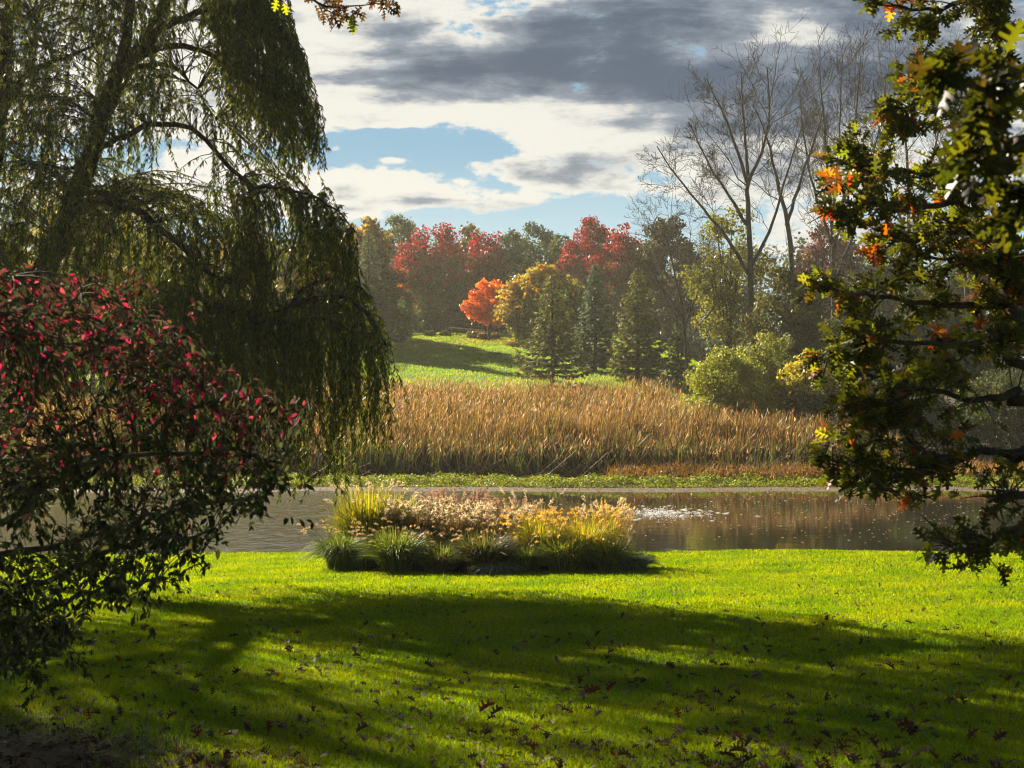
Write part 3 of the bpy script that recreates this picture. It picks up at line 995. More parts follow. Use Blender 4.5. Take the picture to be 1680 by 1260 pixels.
mb = MB()
reed_band(mb, 9001, 4, 26, 61.2, 67, .3, .85, .020, lambda x, y, s, n: palette([(.17, .08, .018), (.22, .13, .02), (.12, .055, .016), (.11, .10, .02)], [1, 1, 1, .6], n), 3, .5)
nn = 14000
x = rng.uniform(5, 25, nn) * (1 - .15 * rng.random(nn))
y = rng.uniform(61.2, 66, nn)
z = ground_z(x, y) + rng.uniform(.05, .8, nn) * (.6 + .4 * wav(x, y, 3, 22))
scatter(mb, LEAF, np.stack([x, y, z], -1), rand_unit(nn), rand_unit(nn), rng.uniform(.06, .14, nn), palette([(.22, .10, .015), (.17, .075, .015), (.28, .17, .02)], [1, 1, 1], nn), .7)
tag(mb.build('sedge', M_REED), 'rusty orange sedge along the foot of the cattails', kind='stuff')

mb = MB()
nn = 70000
x = rng.uniform(-26, 30, nn)
sh = 57.2 + .5 * wav(x, 0 * x, 9.0, 5)
y = sh + rng.uniform(1.6, 4.6, nn)
z = ground_z(x, y) + rng.uniform(0, .38, nn) * (.55 + .45 * wav(x, y, 2, 20)) * sst(y - sh, 1.5, 2.6)
scatter(mb, LEAF, np.stack([x, y, z + .02], -1), norm(rand_unit(nn) * [1, 1, .5]), norm(np.array([0, 0, 1.0]) + rng.normal(0, 1.2, (nn, 3))), rng.uniform(.05, .12, nn),
        palette([(.15, .21, .010), (.24, .27, .012), (.34, .27, .012), (.08, .12, .012)], [1, 1, .45, .8], nn), .6)
tag(mb.build('groundcover', M_LEAF), 'low yellow green plants along the far shore', kind='stuff')
mb = MB()
nn = 2600
x = rng.uniform(-24, 28, nn)
y = 57.2 + .5 * wav(x, 0 * x, 9.0, 5) + rng.uniform(.05, 1.9, nn)
scatter(mb, LEAF, np.stack([x, y, ground_z(x, y) + .015], -1), norm(rand_unit(nn) * [1, 1, .15]), norm(np.array([0, 0, 1.0]) + rng.normal(0, .3, (nn, 3))), rng.uniform(.05, .14, nn),
        palette([(.30, .22, .12), (.35, .24, .05), (.20, .14, .08), (.18, .20, .03)], [1, .8, 1, .5], nn), .6)
tag(mb.build('shore_litter', M_DRY), 'scattered dry leaves and weed on the mud shore', kind='stuff')
mb = MB()
nn = 900
y = 40 + 16.5 * rng.random(nn) ** .7
x = rng.uniform(-.05, .36, nn) * y
scatter(mb, LEAF, np.stack([x, y, np.full(nn, WATER_Z + .006)], -1), norm(rand_unit(nn) * [1, 1, .03]), np.tile([0, 0, 1.0], (nn, 1)) + rng.normal(0, .12, (nn, 3)),
        rng.uniform(.05, .12, nn), palette([(.5, .36, .2), (.45, .25, .1), (.55, .5, .4)], [1, 1, 1], nn), .6)
tag(mb.build('floating_leaves', M_DRY), 'small tan leaves floating on the dark pond', kind='stuff')

# aerator splash
m_f, n = new_mat('white_water')
p = n.new('ShaderNodeBsdfPrincipled')
n.put(p.inputs['Base Color'], (.85, .86, .86))
p.inputs['Roughness'].default_value = .25
t = n.new('ShaderNodeBsdfTranslucent')
n.put(t.inputs[0], (.9, .9, .9))
x_ = n.new('ShaderNodeMixShader')
x_.inputs[0].default_value = .4
n.l.new(p.outputs[0], x_.inputs[1])
n.l.new(t.outputs[0], x_.inputs[2])
o = n.new('ShaderNodeOutputMaterial')
n.l.new(x_.outputs[0], o.inputs[0])
c0 = np.array([4.9, 48.5, WATER_Z])
OCT = (np.array([[.5, 0, 0], [-.5, 0, 0], [0, .5, 0], [0, -.5, 0], [0, 0, .5], [0, 0, -.5]]),
       np.array([[0, 2, 4, 4], [0, 2, 4, 4]]))
OCTQ = (np.array([[-.5, -.5, -.3], [.5, -.5, -.3], [.5, .5, -.3], [-.5, .5, -.3], [-.3, -.3, .5], [.3, -.3, .5], [.3, .3, .5], [-.3, .3, .5]]),
        np.array([[0, 1, 5, 4], [1, 2, 6, 5], [2, 3, 7, 6], [3, 0, 4, 7], [4, 5, 6, 7], [0, 3, 2, 1]]))
mb = MB()
nn = 380
r = np.abs(rng.normal(0, .85, nn))
a = rng.uniform(0, 6.28, nn)
scatter(mb, OCTQ, c0 + np.stack([np.cos(a) * r * 1.2, np.sin(a) * r * 1.5, np.abs(rng.normal(0, .022, nn)) * np.exp(-r) * 3 + .004], -1), rand_unit(nn), rand_unit(nn),
        rng.uniform(.010, .036, nn), np.full((nn, 3), .8))
nn = 260
r = np.abs(rng.normal(0, .8, nn))
a = rng.uniform(0, 6.28, nn)
scatter(mb, LEAF, c0 + np.stack([np.cos(a) * r * 1.5, np.sin(a) * r * 1.6, np.full(nn, .010)], -1), norm(np.array([1.0, 0, 0]) + rng.normal(0, .3, (nn, 3)) * [1, 1, .05]),
        np.tile([0, 0, 1.0], (nn, 1)) + rng.normal(0, .1, (nn, 3)), rng.uniform(.06, .26, nn), np.full((nn, 3), .8), .2)
tag(mb.build('water_splash', m_f, origin=c0), 'white bubbling aerator splash on the dark pond', kind='stuff')

# ------------------------------------------------------------------ things by the orange maple
def box(mb, lo, hi, c=(.5, .5, .5)):
    l, h = np.asarray(lo, float), np.asarray(hi, float)
    v = np.array([[l[0], l[1], l[2]], [h[0], l[1], l[2]], [h[0], h[1], l[2]], [l[0], h[1], l[2]], [l[0], l[1], h[2]], [h[0], l[1], h[2]], [h[0], h[1], h[2]], [l[0], h[1], h[2]]])
    mb.add(v, [[0, 3, 2, 1], [4, 5, 6, 7], [0, 1, 5, 4], [1, 2, 6, 5], [2, 3, 7, 6], [3, 0, 4, 7]], c)


def simple_mat(name, c, rough=.7):
    m, n = new_mat(name)
    p = n.new('ShaderNodeBsdfPrincipled')
    g = n.new('ShaderNodeTexCoord').outputs['Object']
    n.put(p.inputs['Base Color'], n.mix(n.smooth(n.noise(g, 6.0, 4), .3, .7), c, tuple(x * .75 for x in c)))
    p.inputs['Roughness'].default_value = rough
    o = n.new('ShaderNodeOutputMaterial')
    n.l.new(p.outputs[0], o.inputs[0])
    return m


M_WHITE = simple_mat('weathered_white_paint', (.62, .62, .58))
M_STONE = simple_mat('grey_stone', (.34, .32, .29))
a0, a1 = P3(738, 537, 149), P3(791, 541, 149)
gz = zg((a0[0] + a1[0]) / 2, 149)
rt = empty('white_bench', ((a0[0] + a1[0]) / 2, 149, gz), 'long white slatted canopy seat beside the orange maple', 'bench')
mb = MB()
for k in range(3):
    tubes(mb, np.array([a0 + [0, k * .16, 0], (a0 + a1) / 2 + [0, k * .16, -.03], a1 + [0, k * .16, 0]]), .05, 6)
mb.build('top_rail', M_WHITE, rt, True)
for px in (746, 783):
    q0 = P3(px, 538, 149)
    mb = MB()
    tubes(mb, np.array([[q0[0] + .25, 149.15, zg(q0[0], 149)], [q0[0], 149.15, q0[2]]]), .035, 6)
    mb.build('leg', M_BARK, rt)
q0, q1 = P3(676, 551, 151), P3(758, 552, 151)
mb = MB()
xx = np.linspace(q0[0], q1[0], 14)
for i in range(13):
    z0 = max(zg(xx[i], 151), zg(xx[i + 1], 151))
    box(mb, (xx[i], 150.8, z0 - .3), (xx[i + 1] - .02, 151.2, z0 + .12 + .02 * rng.random()))
tag(mb.build('stone_edging', M_STONE, origin=(xx[6], 151, zg(xx[6], 151))), 'low pale stone edging along the top of the far lawn', 'edging')
broadleaf('shrub', 'low olive shrub under the orange maple', 781, 147.5, 543, 557, 38, c_plain((.12, .10, .03), (.16, .12, .03)), 1100, .16, 'shrubs under the orange maple', shape='dome', clumps=14, trunk_r=.04)
broadleaf('shrub', 'low rusty shrub right of the olive shrub', 800, 146, 546, 559, 36, c_plain((.15, .07, .04), (.10, .06, .03)), 1100, .16, 'shrubs under the orange maple', shape='dome', clumps=14, trunk_r=.04)
for px, lab in ((705, 'clipped dark green shrub, leftmost of the two by the white seat'), (731, 'clipped dark green shrub just left of the white seat')):
    broadleaf('shrub', lab, px, 150, 543, 554, 17, c_plain(*GRN), 700, .14, 'clipped shrubs', shape='dome', clumps=10, trunk_r=.03)
broadleaf('shrub', 'pale yellow green shrub at the left end of the far lawn edge', 668, 150.5, 545, 555, 26, c_plain(*YGRN), 800, .15, 'clipped shrubs', shape='dome', clumps=10, trunk_r=.03)
mb = MB()
nn = 2600
x = rng.normal(-.5, 4.5, nn)
y = rng.normal(143.5, 2.6, nn)
scatter(mb, LEAF, np.stack([x, y, ground_z(x, y) + .03], -1), norm(rand_unit(nn) * [1, 1, .2]), norm(np.array([0, 0, 1.0]) + rng.normal(0, .3, (nn, 3))), rng.uniform(.10, .22, nn), palette(ORGS, np.ones(4), nn), .7)
tag(mb.build('fallen_maple_leaves', M_DRY), 'carpet of orange leaves below the orange maple', kind='stuff')

# ------------------------------------------------------------------ ornamental grasses by the pond
def grass_clump(name, label, px, d, h, spread, n, cols, plume=None, blade_w=.006, arch=.5, base_r=.16, group='ornamental grasses in the island bed'):
    n = int(n * 1.35)
    h, spread, blade_w, base_r = h * 1.15, spread * 1.15, blade_w * 1.55, base_r * 2.1
    x = (px - CX) / F * d
    z = zg(x, d)
    root = empty(name, (x, d, z), label, 'grass clump', group)
    a = rng.uniform(0, 2 * np.pi, n)
    L = h * rng.uniform(.55, 1.08, n)
    out = spread * rng.uniform(.1, 1, n)
    rb = base_r * np.sqrt(rng.random(n))
    k = 6
    s = np.linspace(0, 1, k)
    e_ = (out / spread)[:, None]
    dr = np.stack([np.cos(a), np.sin(a), 0 * a], -1)
    top = L * (1 - .25 * arch)
    P = np.array([x, d, z - .02]) + dr[:, None] * (rb[:, None] + out[:, None] * s ** 1.7)[..., None] + np.array([0, 0, 1.0]) * (top[:, None] * ((1 + 2.0 * arch * e_) * s - arch * (2.0 * e_ + 1.0 * e_ ** 2) * s ** 2))[..., None]
    P[..., 2] = np.maximum(P[..., 2], ground_z(P[..., 0], P[..., 1]) + .01)
    sd = norm(np.stack([-np.sin(a), np.cos(a), rng.normal(0, .4, n)], -1))
    m = MB()
    w = blade_w * rng.uniform(.6, 1.3, n)[:, None] * np.interp(s, [0, .6, 1], [.7, 1, .1])
    c1 = palette(cols, np.ones(len(cols)), n, .4)
    ribbons(m, P, w, sd, c1)
    m.build('blades', M_REED, root)
    if plume:
        cnt, hh, ln, th, pc, sp, nod = plume
        m = MB()
        a = rng.uniform(0, 2 * np.pi, cnt)
        dr = np.stack([np.cos(a), np.sin(a), 0 * a], -1)
        H = hh * rng.uniform(.78, 1.08, cnt)
        o_ = sp * np.sqrt(rng.random(cnt))
        s = np.linspace(0, 1, 5)
        st = np.array([x, d, z]) + dr[:, None] * (base_r * .5 + o_[:, None] * s ** 1.6)[..., None] + np.array([0, 0, 1.0]) * (H[:, None] * (s - .04 * s ** 4))[..., None]
        tubes(m, st, .003, 3, palette([cols[0]], [1], cnt))
        tipd = norm(st[:, -1] - st[:, -2] + dr * nod * .25 * h + np.array([.3, -.1, -.15]) * nod * .3)
        per = 46
        f = np.tile(np.linspace(0, 1, per), cnt)
        i = np.repeat(np.arange(cnt), per)
        pos = st[i, -1] + tipd[i] * (f * ln * rng.uniform(.8, 1.1, cnt)[i])[:, None] + np.array([0, 0, -1.0]) * (nod * .5 * ln * f ** 2)[:, None]
        dirs = norm(tipd[i] * .9 + rand_unit(len(i)) * .8)
        sz = th * (np.sin(np.pi * np.clip(.12 + f * .84, 0, 1)) * .8 + .3) * rng.uniform(.7, 1.3, len(i))
        scatter(m, LEAF, pos, dirs, rand_unit(len(i)), sz, palette(pc, np.ones(len(pc)), len(i), .18), .24)
        m.build('plumes', M_PLUME, root)
    return root


GRNB = [(.13, .19, .02), (.20, .25, .03), (.09, .14, .02)]
YELB = [(.36, .34, .02), (.28, .30, .02), (.44, .34, .025)]
BRNB = [(.14, .10, .04), (.10, .09, .03), (.20, .13, .05)]
BLUB = [(.10, .15, .09), (.14, .19, .12), (.07, .11, .06)]
CREAM = [(.52, .44, .30), (.62, .54, .39), (.42, .34, .21)]
TANP = [(.46, .32, .16), (.54, .40, .21), (.38, .25, .12)]
GOLDP = [(.66, .42, .07), (.72, .50, .10), (.52, .32, .05)]
PINKP = [(.40, .24, .18), (.48, .30, .23), (.32, .19, .14)]
OG = grass_clump
OG('tall_grass', 'tall yellow green grass with thin cream plumes, left end of the bed', 600, 30.3, 1.56, .58, 1150, YELB + GRNB[:1], (26, 1.62, .20, .05, CREAM, .48, .4), .007, .35, .24)
OG('tall_grass', 'tall yellow green grass beside the cream plumes', 645, 30.6, 1.46, .46, 650, YELB + GRNB[:2], (20, 1.55, .20, .05, CREAM, .4, .4), .007, .35, .2)
OG('fountain_grass', 'arching green fountain grass at the left corner of the bed', 562, 28.7, .80, .62, 900, GRNB, (34, .95, .12, .035, TANP, .75, .9), .005, .7, .14)
OG('fountain_grass', 'dark green fountain grass with tan brushes in front of the tall grass', 650, 27.9, .84, .66, 850, GRNB, (30, .78, .12, .035, TANP, .62, .9), .006, .45, .14)
OG('plume_grass', 'brown stemmed grass with fluffy cream plumes right of the tall grass', 688, 29.8, 1.20, .45, 800, BRNB, (60, 1.22, .22, .075, CREAM, .42, .5), .005, .4, .2)
OG('plume_grass', 'brown stemmed grass with fluffy cream plumes, middle of three', 745, 29.6, 1.10, .50, 850, BRNB, (64, 1.14, .22, .075, CREAM, .5, .5), .005, .4, .22)
OG('plume_grass', 'brown stemmed grass with fluffy cream plumes below the pink grass', 806, 29.5, 1.10, .50, 850, BRNB, (64, 1.14, .22, .075, CREAM, .5, .5), .005, .4, .22)
OG('pink_grass', 'pink haze of fine grass behind the middle plumes', 752, 31.2, 1.20, .42, 300, BRNB, (90, 1.36, .18, .05, PINKP, .52, .2), .003, .3, .2)
OG('pink_grass', 'smaller pink haze of grass in the middle of the bed', 842, 31.2, 1.10, .4, 260, BRNB, (70, 1.22, .18, .05, PINKP, .45, .2), .003, .3, .2)
OG('fountain_grass', 'dark fountain grass at the front under the cream plumes', 722, 27.9, .56, .56, 700, GRNB + BRNB[:1], (22, .75, .12, .035, TANP, .6, .9), .006, .45, .14)
OG('fountain_grass', 'brownish fountain grass at the front middle of the bed', 792, 27.7, .80, .62, 850, GRNB[2:] + BRNB[:2], (20, .82, .12, .035, TANP, .55, .9), .006, .45, .14)
OG('reed_grass', 'upright yellow green grass with narrow cream spikes in the middle', 872, 30.4, 1.15, .36, 650, YELB + GRNB[:1], (16, 1.45, .22, .05, CREAM, .42, .3), .006, .3, .18)
OG('fountain_grass', 'golden fountain grass left of the brightest golden one', 890, 28.6, 1.06, .66, 1000, YELB + GRNB[:1], (50, 1.12, .14, .04, GOLDP, .62, .7), .005, .6, .16)
OG('fountain_grass', 'brightest golden fountain grass near the right end of the bed', 958, 28.4, 1.08, .70, 1050, YELB, (70, 1.14, .14, .045, GOLDP, .66, .7), .005, .6, .16)
OG('plume_grass', 'cream plumed grass behind the brightest golden grass', 992, 29.8, 1.10, .32, 500, YELB + BRNB[:1], (30, 1.30, .24, .06, CREAM, .34, .4), .005, .3, .16)
OG('reed_grass', 'stiff golden reed grass at the right end above the blue sedge', 1006, 30.3, 1.0, .22, 420, [(.42, .27, .07), (.36, .24, .06)], (50, 1.2, .2, .03, GOLDP, .26, .1), .004, .1, .12)
OG('fountain_grass', 'green fountain grass with golden brushes in front of the golden pair', 925, 27.9, .70, .58, 850, GRNB + YELB[:1], (22, .78, .12, .035, GOLDP, .58, .8), .006, .45, .14)
OG('fountain_grass', 'dark green fountain grass right of the golden pair', 990, 28.0, .66, .55, 800, GRNB, (14, .75, .12, .035, GOLDP, .5, .8), .006, .45, .14)
OG('fountain_grass', 'shaded green fountain grass at the front centre', 858, 27.9, .54, .52, 650, GRNB, (16, .74, .12, .035, TANP, .55, .8), .006, .45, .14)
OG('blue_sedge', 'low blue green sedge at the right tip of the bed', 1036, 28.5, .46, .42, 700, BLUB, (5, .85, .14, .03, TANP, .3, .6), .005, .9, .14)
OG('blue_sedge', 'low blue green sedge at the front edge of the bed', 815, 27.1, .30, .38, 550, BLUB, None, .005, 1.0, .14)
OG('blue_sedge', 'low blue green sedge beside the right tip sedge', 1010, 28.2, .44, .42, 600, BLUB, None, .005, .9, .14)
OG('fountain_grass', 'small green fountain grass between the left corner and the dark one', 605, 28.9, .62, .5, 700, GRNB + YELB[:1], (10, .8, .12, .035, TANP, .5, .9), .005, .7, .14)
OG('fountain_grass', 'green fountain grass set back behind the front middle one', 765, 28.6, .80, .5, 800, GRNB + BRNB, (12, .9, .12, .035, TANP, .5, .9), .005, .7, .14)
OG('fountain_grass', 'yellowing fountain grass set back behind the shaded front one', 835, 28.7, .82, .5, 800, YELB + BRNB, (14, .95, .12, .035, GOLDP, .5, .8), .005, .7, .14)
OG('fountain_grass', 'brown green fountain grass behind the dark one with tan brushes', 690, 28.7, .78, .5, 800, GRNB + BRNB, (12, .88, .12, .035, TANP, .5, .9), .005, .7, .14)
# bed soil mound
bx, by = np.meshgrid(np.linspace(-1, 1, 40), np.linspace(-1, 1, 20))
X_ = -.55 + bx * 3.4
Y_ = 29.3 + by * 2.2
rr = np.sqrt(bx ** 2 + by ** 2)
Z_ = ground_z(X_, Y_) + .11 * (1 - sst(rr, .55, .98)) - .03
ii, jj = np.meshgrid(np.arange(19), np.arange(39), indexing='ij')
mb = MB()
mb.add(np.stack([X_, Y_, Z_], -1), np.stack([ii * 40 + jj, ii * 40 + jj + 1, (ii + 1) * 40 + jj + 1, (ii + 1) * 40 + jj], -1), (.04, .03, .02))
tag(mb.build('bed_soil', m_g, smooth=True), 'dark soil of the island bed', kind='structure')

# ------------------------------------------------------------------ willow
WX, WY = P3(-70, 0, 27)[0], 27.0
root = empty('weeping_willow', (WX, WY, zg(WX, WY)), 'large weeping willow with a leaning dark trunk beside the pond', 'tree')
trunk, twig = MB(), MB()
bz = zg(WX, WY)
SK = []


def bough(pts, r0, r1, n=18, sides=8, wob=.02, into=None):
    ln = smooth_line([P3(*p) for p in pts], n, wob)
    tubes(into or trunk, ln, np.linspace(r0, r1, n), sides)
    SK.append(ln)
    return ln


bough([(-75, 950, 27), (-40, 760, 27), (5, 580, 27), (55, 470, 27), (100, 385, 27), (140, 285, 27), (165, 195, 27)], .29, .16, 24, 10)
bough([(163, 200, 27), (195, 140, 27.2), (230, 75, 27.3), (262, 20, 27.4), (290, -60, 27.5), (300, -160, 27.6)], .15, .07)
bough([(150, 250, 27), (170, 165, 26.7), (190, 120, 26.5), (205, 60, 26.3), (215, -20, 26.1), (205, -150, 26)], .15, .06)
bough([(158, 243, 27), (200, 225, 26.4), (240, 208, 26), (305, 207, 25.6), (355, 252, 25.3), (408, 304, 25.1), (450, 308, 25), (505, 320, 25), (535, 335, 25), (560, 352, 25), (578, 375, 25)], .062, .008, 26, 7)
bough([(405, 302, 25.1), (418, 340, 25), (420, 385, 25), (432, 430, 25)], .03, .008, 10, 5)
bough([(128, 332, 27), (185, 331, 26.4), (235, 352, 26), (288, 395, 25.6), (330, 440, 25.3), (385, 470, 25)], .10, .03, 16, 7)
bough([(135, 315, 27), (165, 318, 27), (180, 340, 26.6), (210, 345, 26)], .05, .015, 10, 6)
bough([(232, 80, 27.3), (262, 48, 27), (300, 30, 26.7), (350, 15, 26.3), (410, 8, 26), (450, 40, 25.8), (480, 80, 25.6)], .10, .012, 18, 7)
bough([(225, 95, 27.2), (262, 80, 26.8), (300, 75, 26.4), (350, 92, 26), (400, 125, 25.8), (440, 160, 25.7)], .08, .015, 16, 7)
bough([(222, 110, 27.2), (255, 104, 27.8), (285, 112, 28.4), (320, 140, 29), (350, 190, 29.4)], .06, .012, 14, 6)
bough([(270, 0, 27.5), (330, -60, 27), (400, -80, 26.5), (460, -40, 26.2)], .10, .02, 12, 6)
bough([(-30, 720, 27), (60, 640, 26.3), (170, 560, 25.6), (280, 510, 25.2), (370, 505, 25), (430, 525, 25), (490, 495, 24.8), (550, 488, 24.7), (600, 512, 24.6), (632, 565, 24.6)], .17, .012, 26, 8)
bough([(430, 525, 25), (400, 545, 25.4), (360, 560, 25.6), (330, 590, 25.8)], .05, .012, 10, 5)
bough([(440, 522, 25), (480, 530, 24.6), (530, 522, 24.3), (575, 545, 24.1)], .045, .01, 10, 5)
bough([(470, 505, 24.9), (505, 470, 25.2), (550, 455, 25.4), (590, 470, 25.5)], .04, .01, 10, 5)
bough([(60, 465, 27), (20, 440, 27.6), (-40, 390, 28)], .09, .03, 10, 6)
bough([(112, 277, 27.4), (60, 268, 27.8), (10, 245, 28), (-60, 190, 28)], .035, .02, 10, 6)
bough([(-10, 200, 27.6), (18, 160, 27.6), (45, 120, 27.6), (90, 100, 27.5), (125, 88, 27.4), (165, 70, 27.2)], .09, .02, 14, 7)
bough([(-40, 420, 28), (-5, 240, 27.8), (8, 120, 27.7), (12, 30, 27.6), (25, -90, 27.5)], .17, .09, 16, 8)
bough([(88, 100, 27.5), (70, 60, 27.5), (50, 35, 27.6), (30, 20, 27.6)], .035, .015, 8, 5)
bough([(-40, 420, 28), (-160, 250, 28.5), (-300, 100, 29), (-420, 60, 29)], .16, .04, 14, 7)
bough([(-40, 420, 28), (-300, 150, 28.5), (-650, 40, 28.5), (-880, 80, 28)], .14, .03, 14, 7)  # unseen bough, carries the strands added for shade
SKP = np.concatenate(SK)

WREG = [  # region polygon, strand count, length range, depth range
    ([(-60, -230), (420, -230), (465, 0), (498, 90), (520, 165), (510, 225), (460, 235), (380, 190), (300, 180), (200, 230), (0, 240), (-60, 240)], 1150, (.4, 1.45), (24.6, 30)),
    ([(330, -100), (450, -60), (490, 60), (520, 160), (512, 225), (450, 225), (400, 150), (340, 60)], 330, (.4, 1.0), (24.8, 28)),
    ([(-60, 240), (150, 280), (320, 300), (410, 300), (520, 322), (565, 350), (572, 400), (450, 420), (250, 400), (-60, 420)], 430, (.6, 1.7), (24.5, 29.5)),
    ([(270, 420), (420, 455), (520, 460), (590, 480), (626, 520), (636, 565), (600, 610), (450, 610), (320, 590), (240, 520)], 430, (1.0, 2.6), (23.8, 26.8)),
    ([(370, 290), (420, 300), (520, 318), (572, 352), (585, 420), (545, 490), (400, 490)], 230, (.5, 1.6), (24.4, 26.2)),
    ([(-60, 400), (260, 400), (330, 520), (300, 600), (-60, 560)], 200, (1.0, 2.2), (24.5, 29)),
    ([(-950, -300), (-60, -230), (-60, 420), (-850, 420)], 950, (1.0, 2.4), (24.5, 31)),  # from here on off-frame crown, added to shade the near lawn
    ([(-100, -420), (380, -420), (420, -220), (-100, -220)], 520, (.8, 2.0), (24.8, 30)),
    ([(0, -760), (300, -760), (420, -420), (-40, -420)], 260, (.8, 2.0), (24.8, 30)),
]
LP, LX, LS = [], [], []
segs = []
for poly, cnt, (l0, l1), (d0, d1) in WREG:
    q = fill(poly, cnt)
    if min(p_[1] for p_ in poly) < -290 or min(p_[0] for p_ in poly) < -500:
        q = fill(poly, cnt * 4)
        q = q[wav(q[:, 0], q[:, 1], 330, 51) > -.22][:cnt]  # unseen strands clumped so that light reaches the lawn in streaks
        cnt = len(q)
    elif poly[0][1] < 300:
        q = fill(poly, cnt * 3)
        q = q[wav(q[:, 0], q[:, 1], 190, 52) > -.75][:cnt]
        cnt = len(q)
    dd = rng.uniform(d0, d1, cnt)
    S = P3v(q[:, 0], q[:, 1], dd)
    L = rng.uniform(l0, l1, cnt)
    low = np.interp(q[:, 0], [0, 420, 440, 560, 585, 605, 640], [900, 900, 812, 806, 760, 715, 690]) + rng.normal(0, 14, cnt)
    low = np.where(q[:, 1] > 430, low, np.interp(q[:, 0], [0, 300, 420, 520, 560, 600], [700, 620, 560, 420, 560, 560]))
    low = np.where(q[:, 1] < 235, np.minimum(low, np.interp(q[:, 0], [0, 250, 320, 500, 530], [420, 330, 305, 300, 290]) + rng.normal(0, 22, cnt)), low)
    L = np.minimum(L, np.maximum(.35, (low - q[:, 1]) / F * dd))
    k = 9
    s = np.linspace(0, 1, k)
    outd = norm(np.stack([S[:, 0] - (WX + 2.5), (S[:, 1] - WY) * .8, 0 * L], -1) + rng.normal(0, .4, (cnt, 3)) * [1, 1, 0])
    fl = rng.uniform(.05, .32, cnt) * np.minimum(1, L)
    sway = rng.normal(-.08, .16, (cnt, 1)) * L[:, None]
    pts = S[:, None] + outd[:, None] * (fl[:, None] * (1 - np.exp(-3.5 * s)))[..., None] + np.array([0, 0, -1.0]) * (L[:, None] * (s - .10 * np.exp(-6 * s) * 0))[..., None]
    pts[..., 0] += sway * s ** 2 + .02 * np.sin(9 * s + rng.uniform(0, 6, (cnt, 1)))
    tubes(twig, pts, np.linspace(.0055, .002, k), 3)
    # join each strand to the nearest bough with an arching twig
    dist = np.linalg.norm(S[:, None] - SKP[None], axis=2) + np.where(SKP[None, :, 2] > S[:, None, 2] + .8, .8, 0)
    nb = SKP[np.argmin(dist, 1)]
    gap_ = np.min(dist, 1)
    j = np.linspace(0, 1, 7)
    conn = nb[:, None] * (1 - j)[None, :, None] + S[:, None] * j[None, :, None]
    conn[..., 2] += np.minimum(gap_ * .16, .35)[:, None] * np.sin(np.pi * j)
    conn[..., 0] += .03 * rng.normal(size=conn.shape[:2]) * np.sin(np.pi * j)
    tubes(twig, conn, np.linspace(1, .5, 7)[None] * np.clip(.005 + .003 * gap_, .006, .014)[:, None], 3)
    # leaves
    for ln, extra in ((pts, 1.0), (conn[:, 2:], .75)):
        seglen = np.linalg.norm(np.diff(ln, axis=1), axis=2).sum(1)
        nl = np.maximum(3, (seglen * 62 * extra).astype(int))
        i = np.repeat(np.arange(cnt), nl)
        t = rng.random(len(i))
        kk = ln.shape[1] - 1
        f = t * kk
        a = np.minimum(f.astype(int), kk - 1)
        fr = (f - a)[:, None]
        pos = ln[i, a] * (1 - fr) + ln[i, a + 1] * fr
        tg = norm(ln[i, a + 1] - ln[i, a])
        dirn = norm(tg * .45 + np.array([0, 0, -.55]) + rand_unit(len(i)) * .75 * np.array([1, 1, .6]))
        LP.append(pos)
        LX.append(dirn)
        LS.append(rng.uniform(.065, .125, len(i)))
LP, LX, LS = np.concatenate(LP), np.concatenate(LX), np.concatenate(LS)
nn = len(LP)
wc = palette([(.068, .09, .012), (.09, .115, .012), (.042, .058, .012), (.23, .185, .016), (.16, .17, .016)], [1.2, 1, 1, .22, .45], nn, .2)
m = MB()
scatter(m, LEAF, LP, LX, rand_unit(nn), LS, wc, .22)
trunk.build('trunk', M_WBARK, root, True)
twig.build('twigs', M_WBARK, root)
m.build('crown', M_WILLOW, root)
print('willow leaves', nn)

# ------------------------------------------------------------------ spindle bush at the left
BX, BY = -5.1, 7.9
root = empty('spindle_bush', (BX, BY, zg(BX, BY)), 'dark leafy bush with pink red upper leaves at the left edge', 'bush')
stem = MB()
SKB = []
SPR_ = []
bb = np.array([BX, BY, zg(BX, BY)])
stems = [
    [(-250, 900, 7.9), (-60, 880, 7.7), (120, 800, 7.5), (250, 700, 7.4), (330, 660, 7.4), (430, 655, 7.4)],
    [(-280, 800, 7.9), (-80, 740, 7.7), (20, 720, 7.6), (80, 590, 7.6), (110, 510, 7.6), (150, 462, 7.6)],
    [(-260, 850, 7.9), (-40, 800, 7.8), (100, 720, 7.9), (200, 620, 8.0), (285, 545, 8.0)],
    [(-250, 900, 7.9), (-90, 850, 7.6), (60, 800, 7.2), (170, 760, 7.0), (300, 745, 6.9), (400, 745, 6.9), (470, 760, 6.9)],
    [(-250, 950, 7.9), (-60, 920, 7.6), (100, 890, 7.3), (230, 850, 7.1), (330, 830, 7.0), (430, 815, 7.0)],
    [(-250, 1000, 7.9), (-60, 1000, 7.5), (60, 960, 7.2), (180, 900, 7.0), (280, 885, 6.9), (360, 870, 6.9)],
    [(-250, 1040, 7.9), (-80, 1040, 7.4), (20, 1020, 7.1), (130, 975, 6.9), (220, 955, 6.8)],
    [(-260, 1060, 7.9), (-100, 1090, 7.4), (-10, 1080, 7.0), (60, 1050, 6.9)],
    [(-280, 780, 7.9), (-150, 600, 7.8), (-60, 520, 7.8), (0, 470, 7.7)],
    [(-250, 870, 7.9), (-20, 800, 8.1), (180, 740, 8.3), (340, 700, 8.5), (460, 672, 8.5), (500, 672, 8.5)],
    [(-260, 860, 7.9), (-40, 700, 8.2), (60, 620, 8.4), (180, 560, 8.5), (250, 510, 8.5)],
]
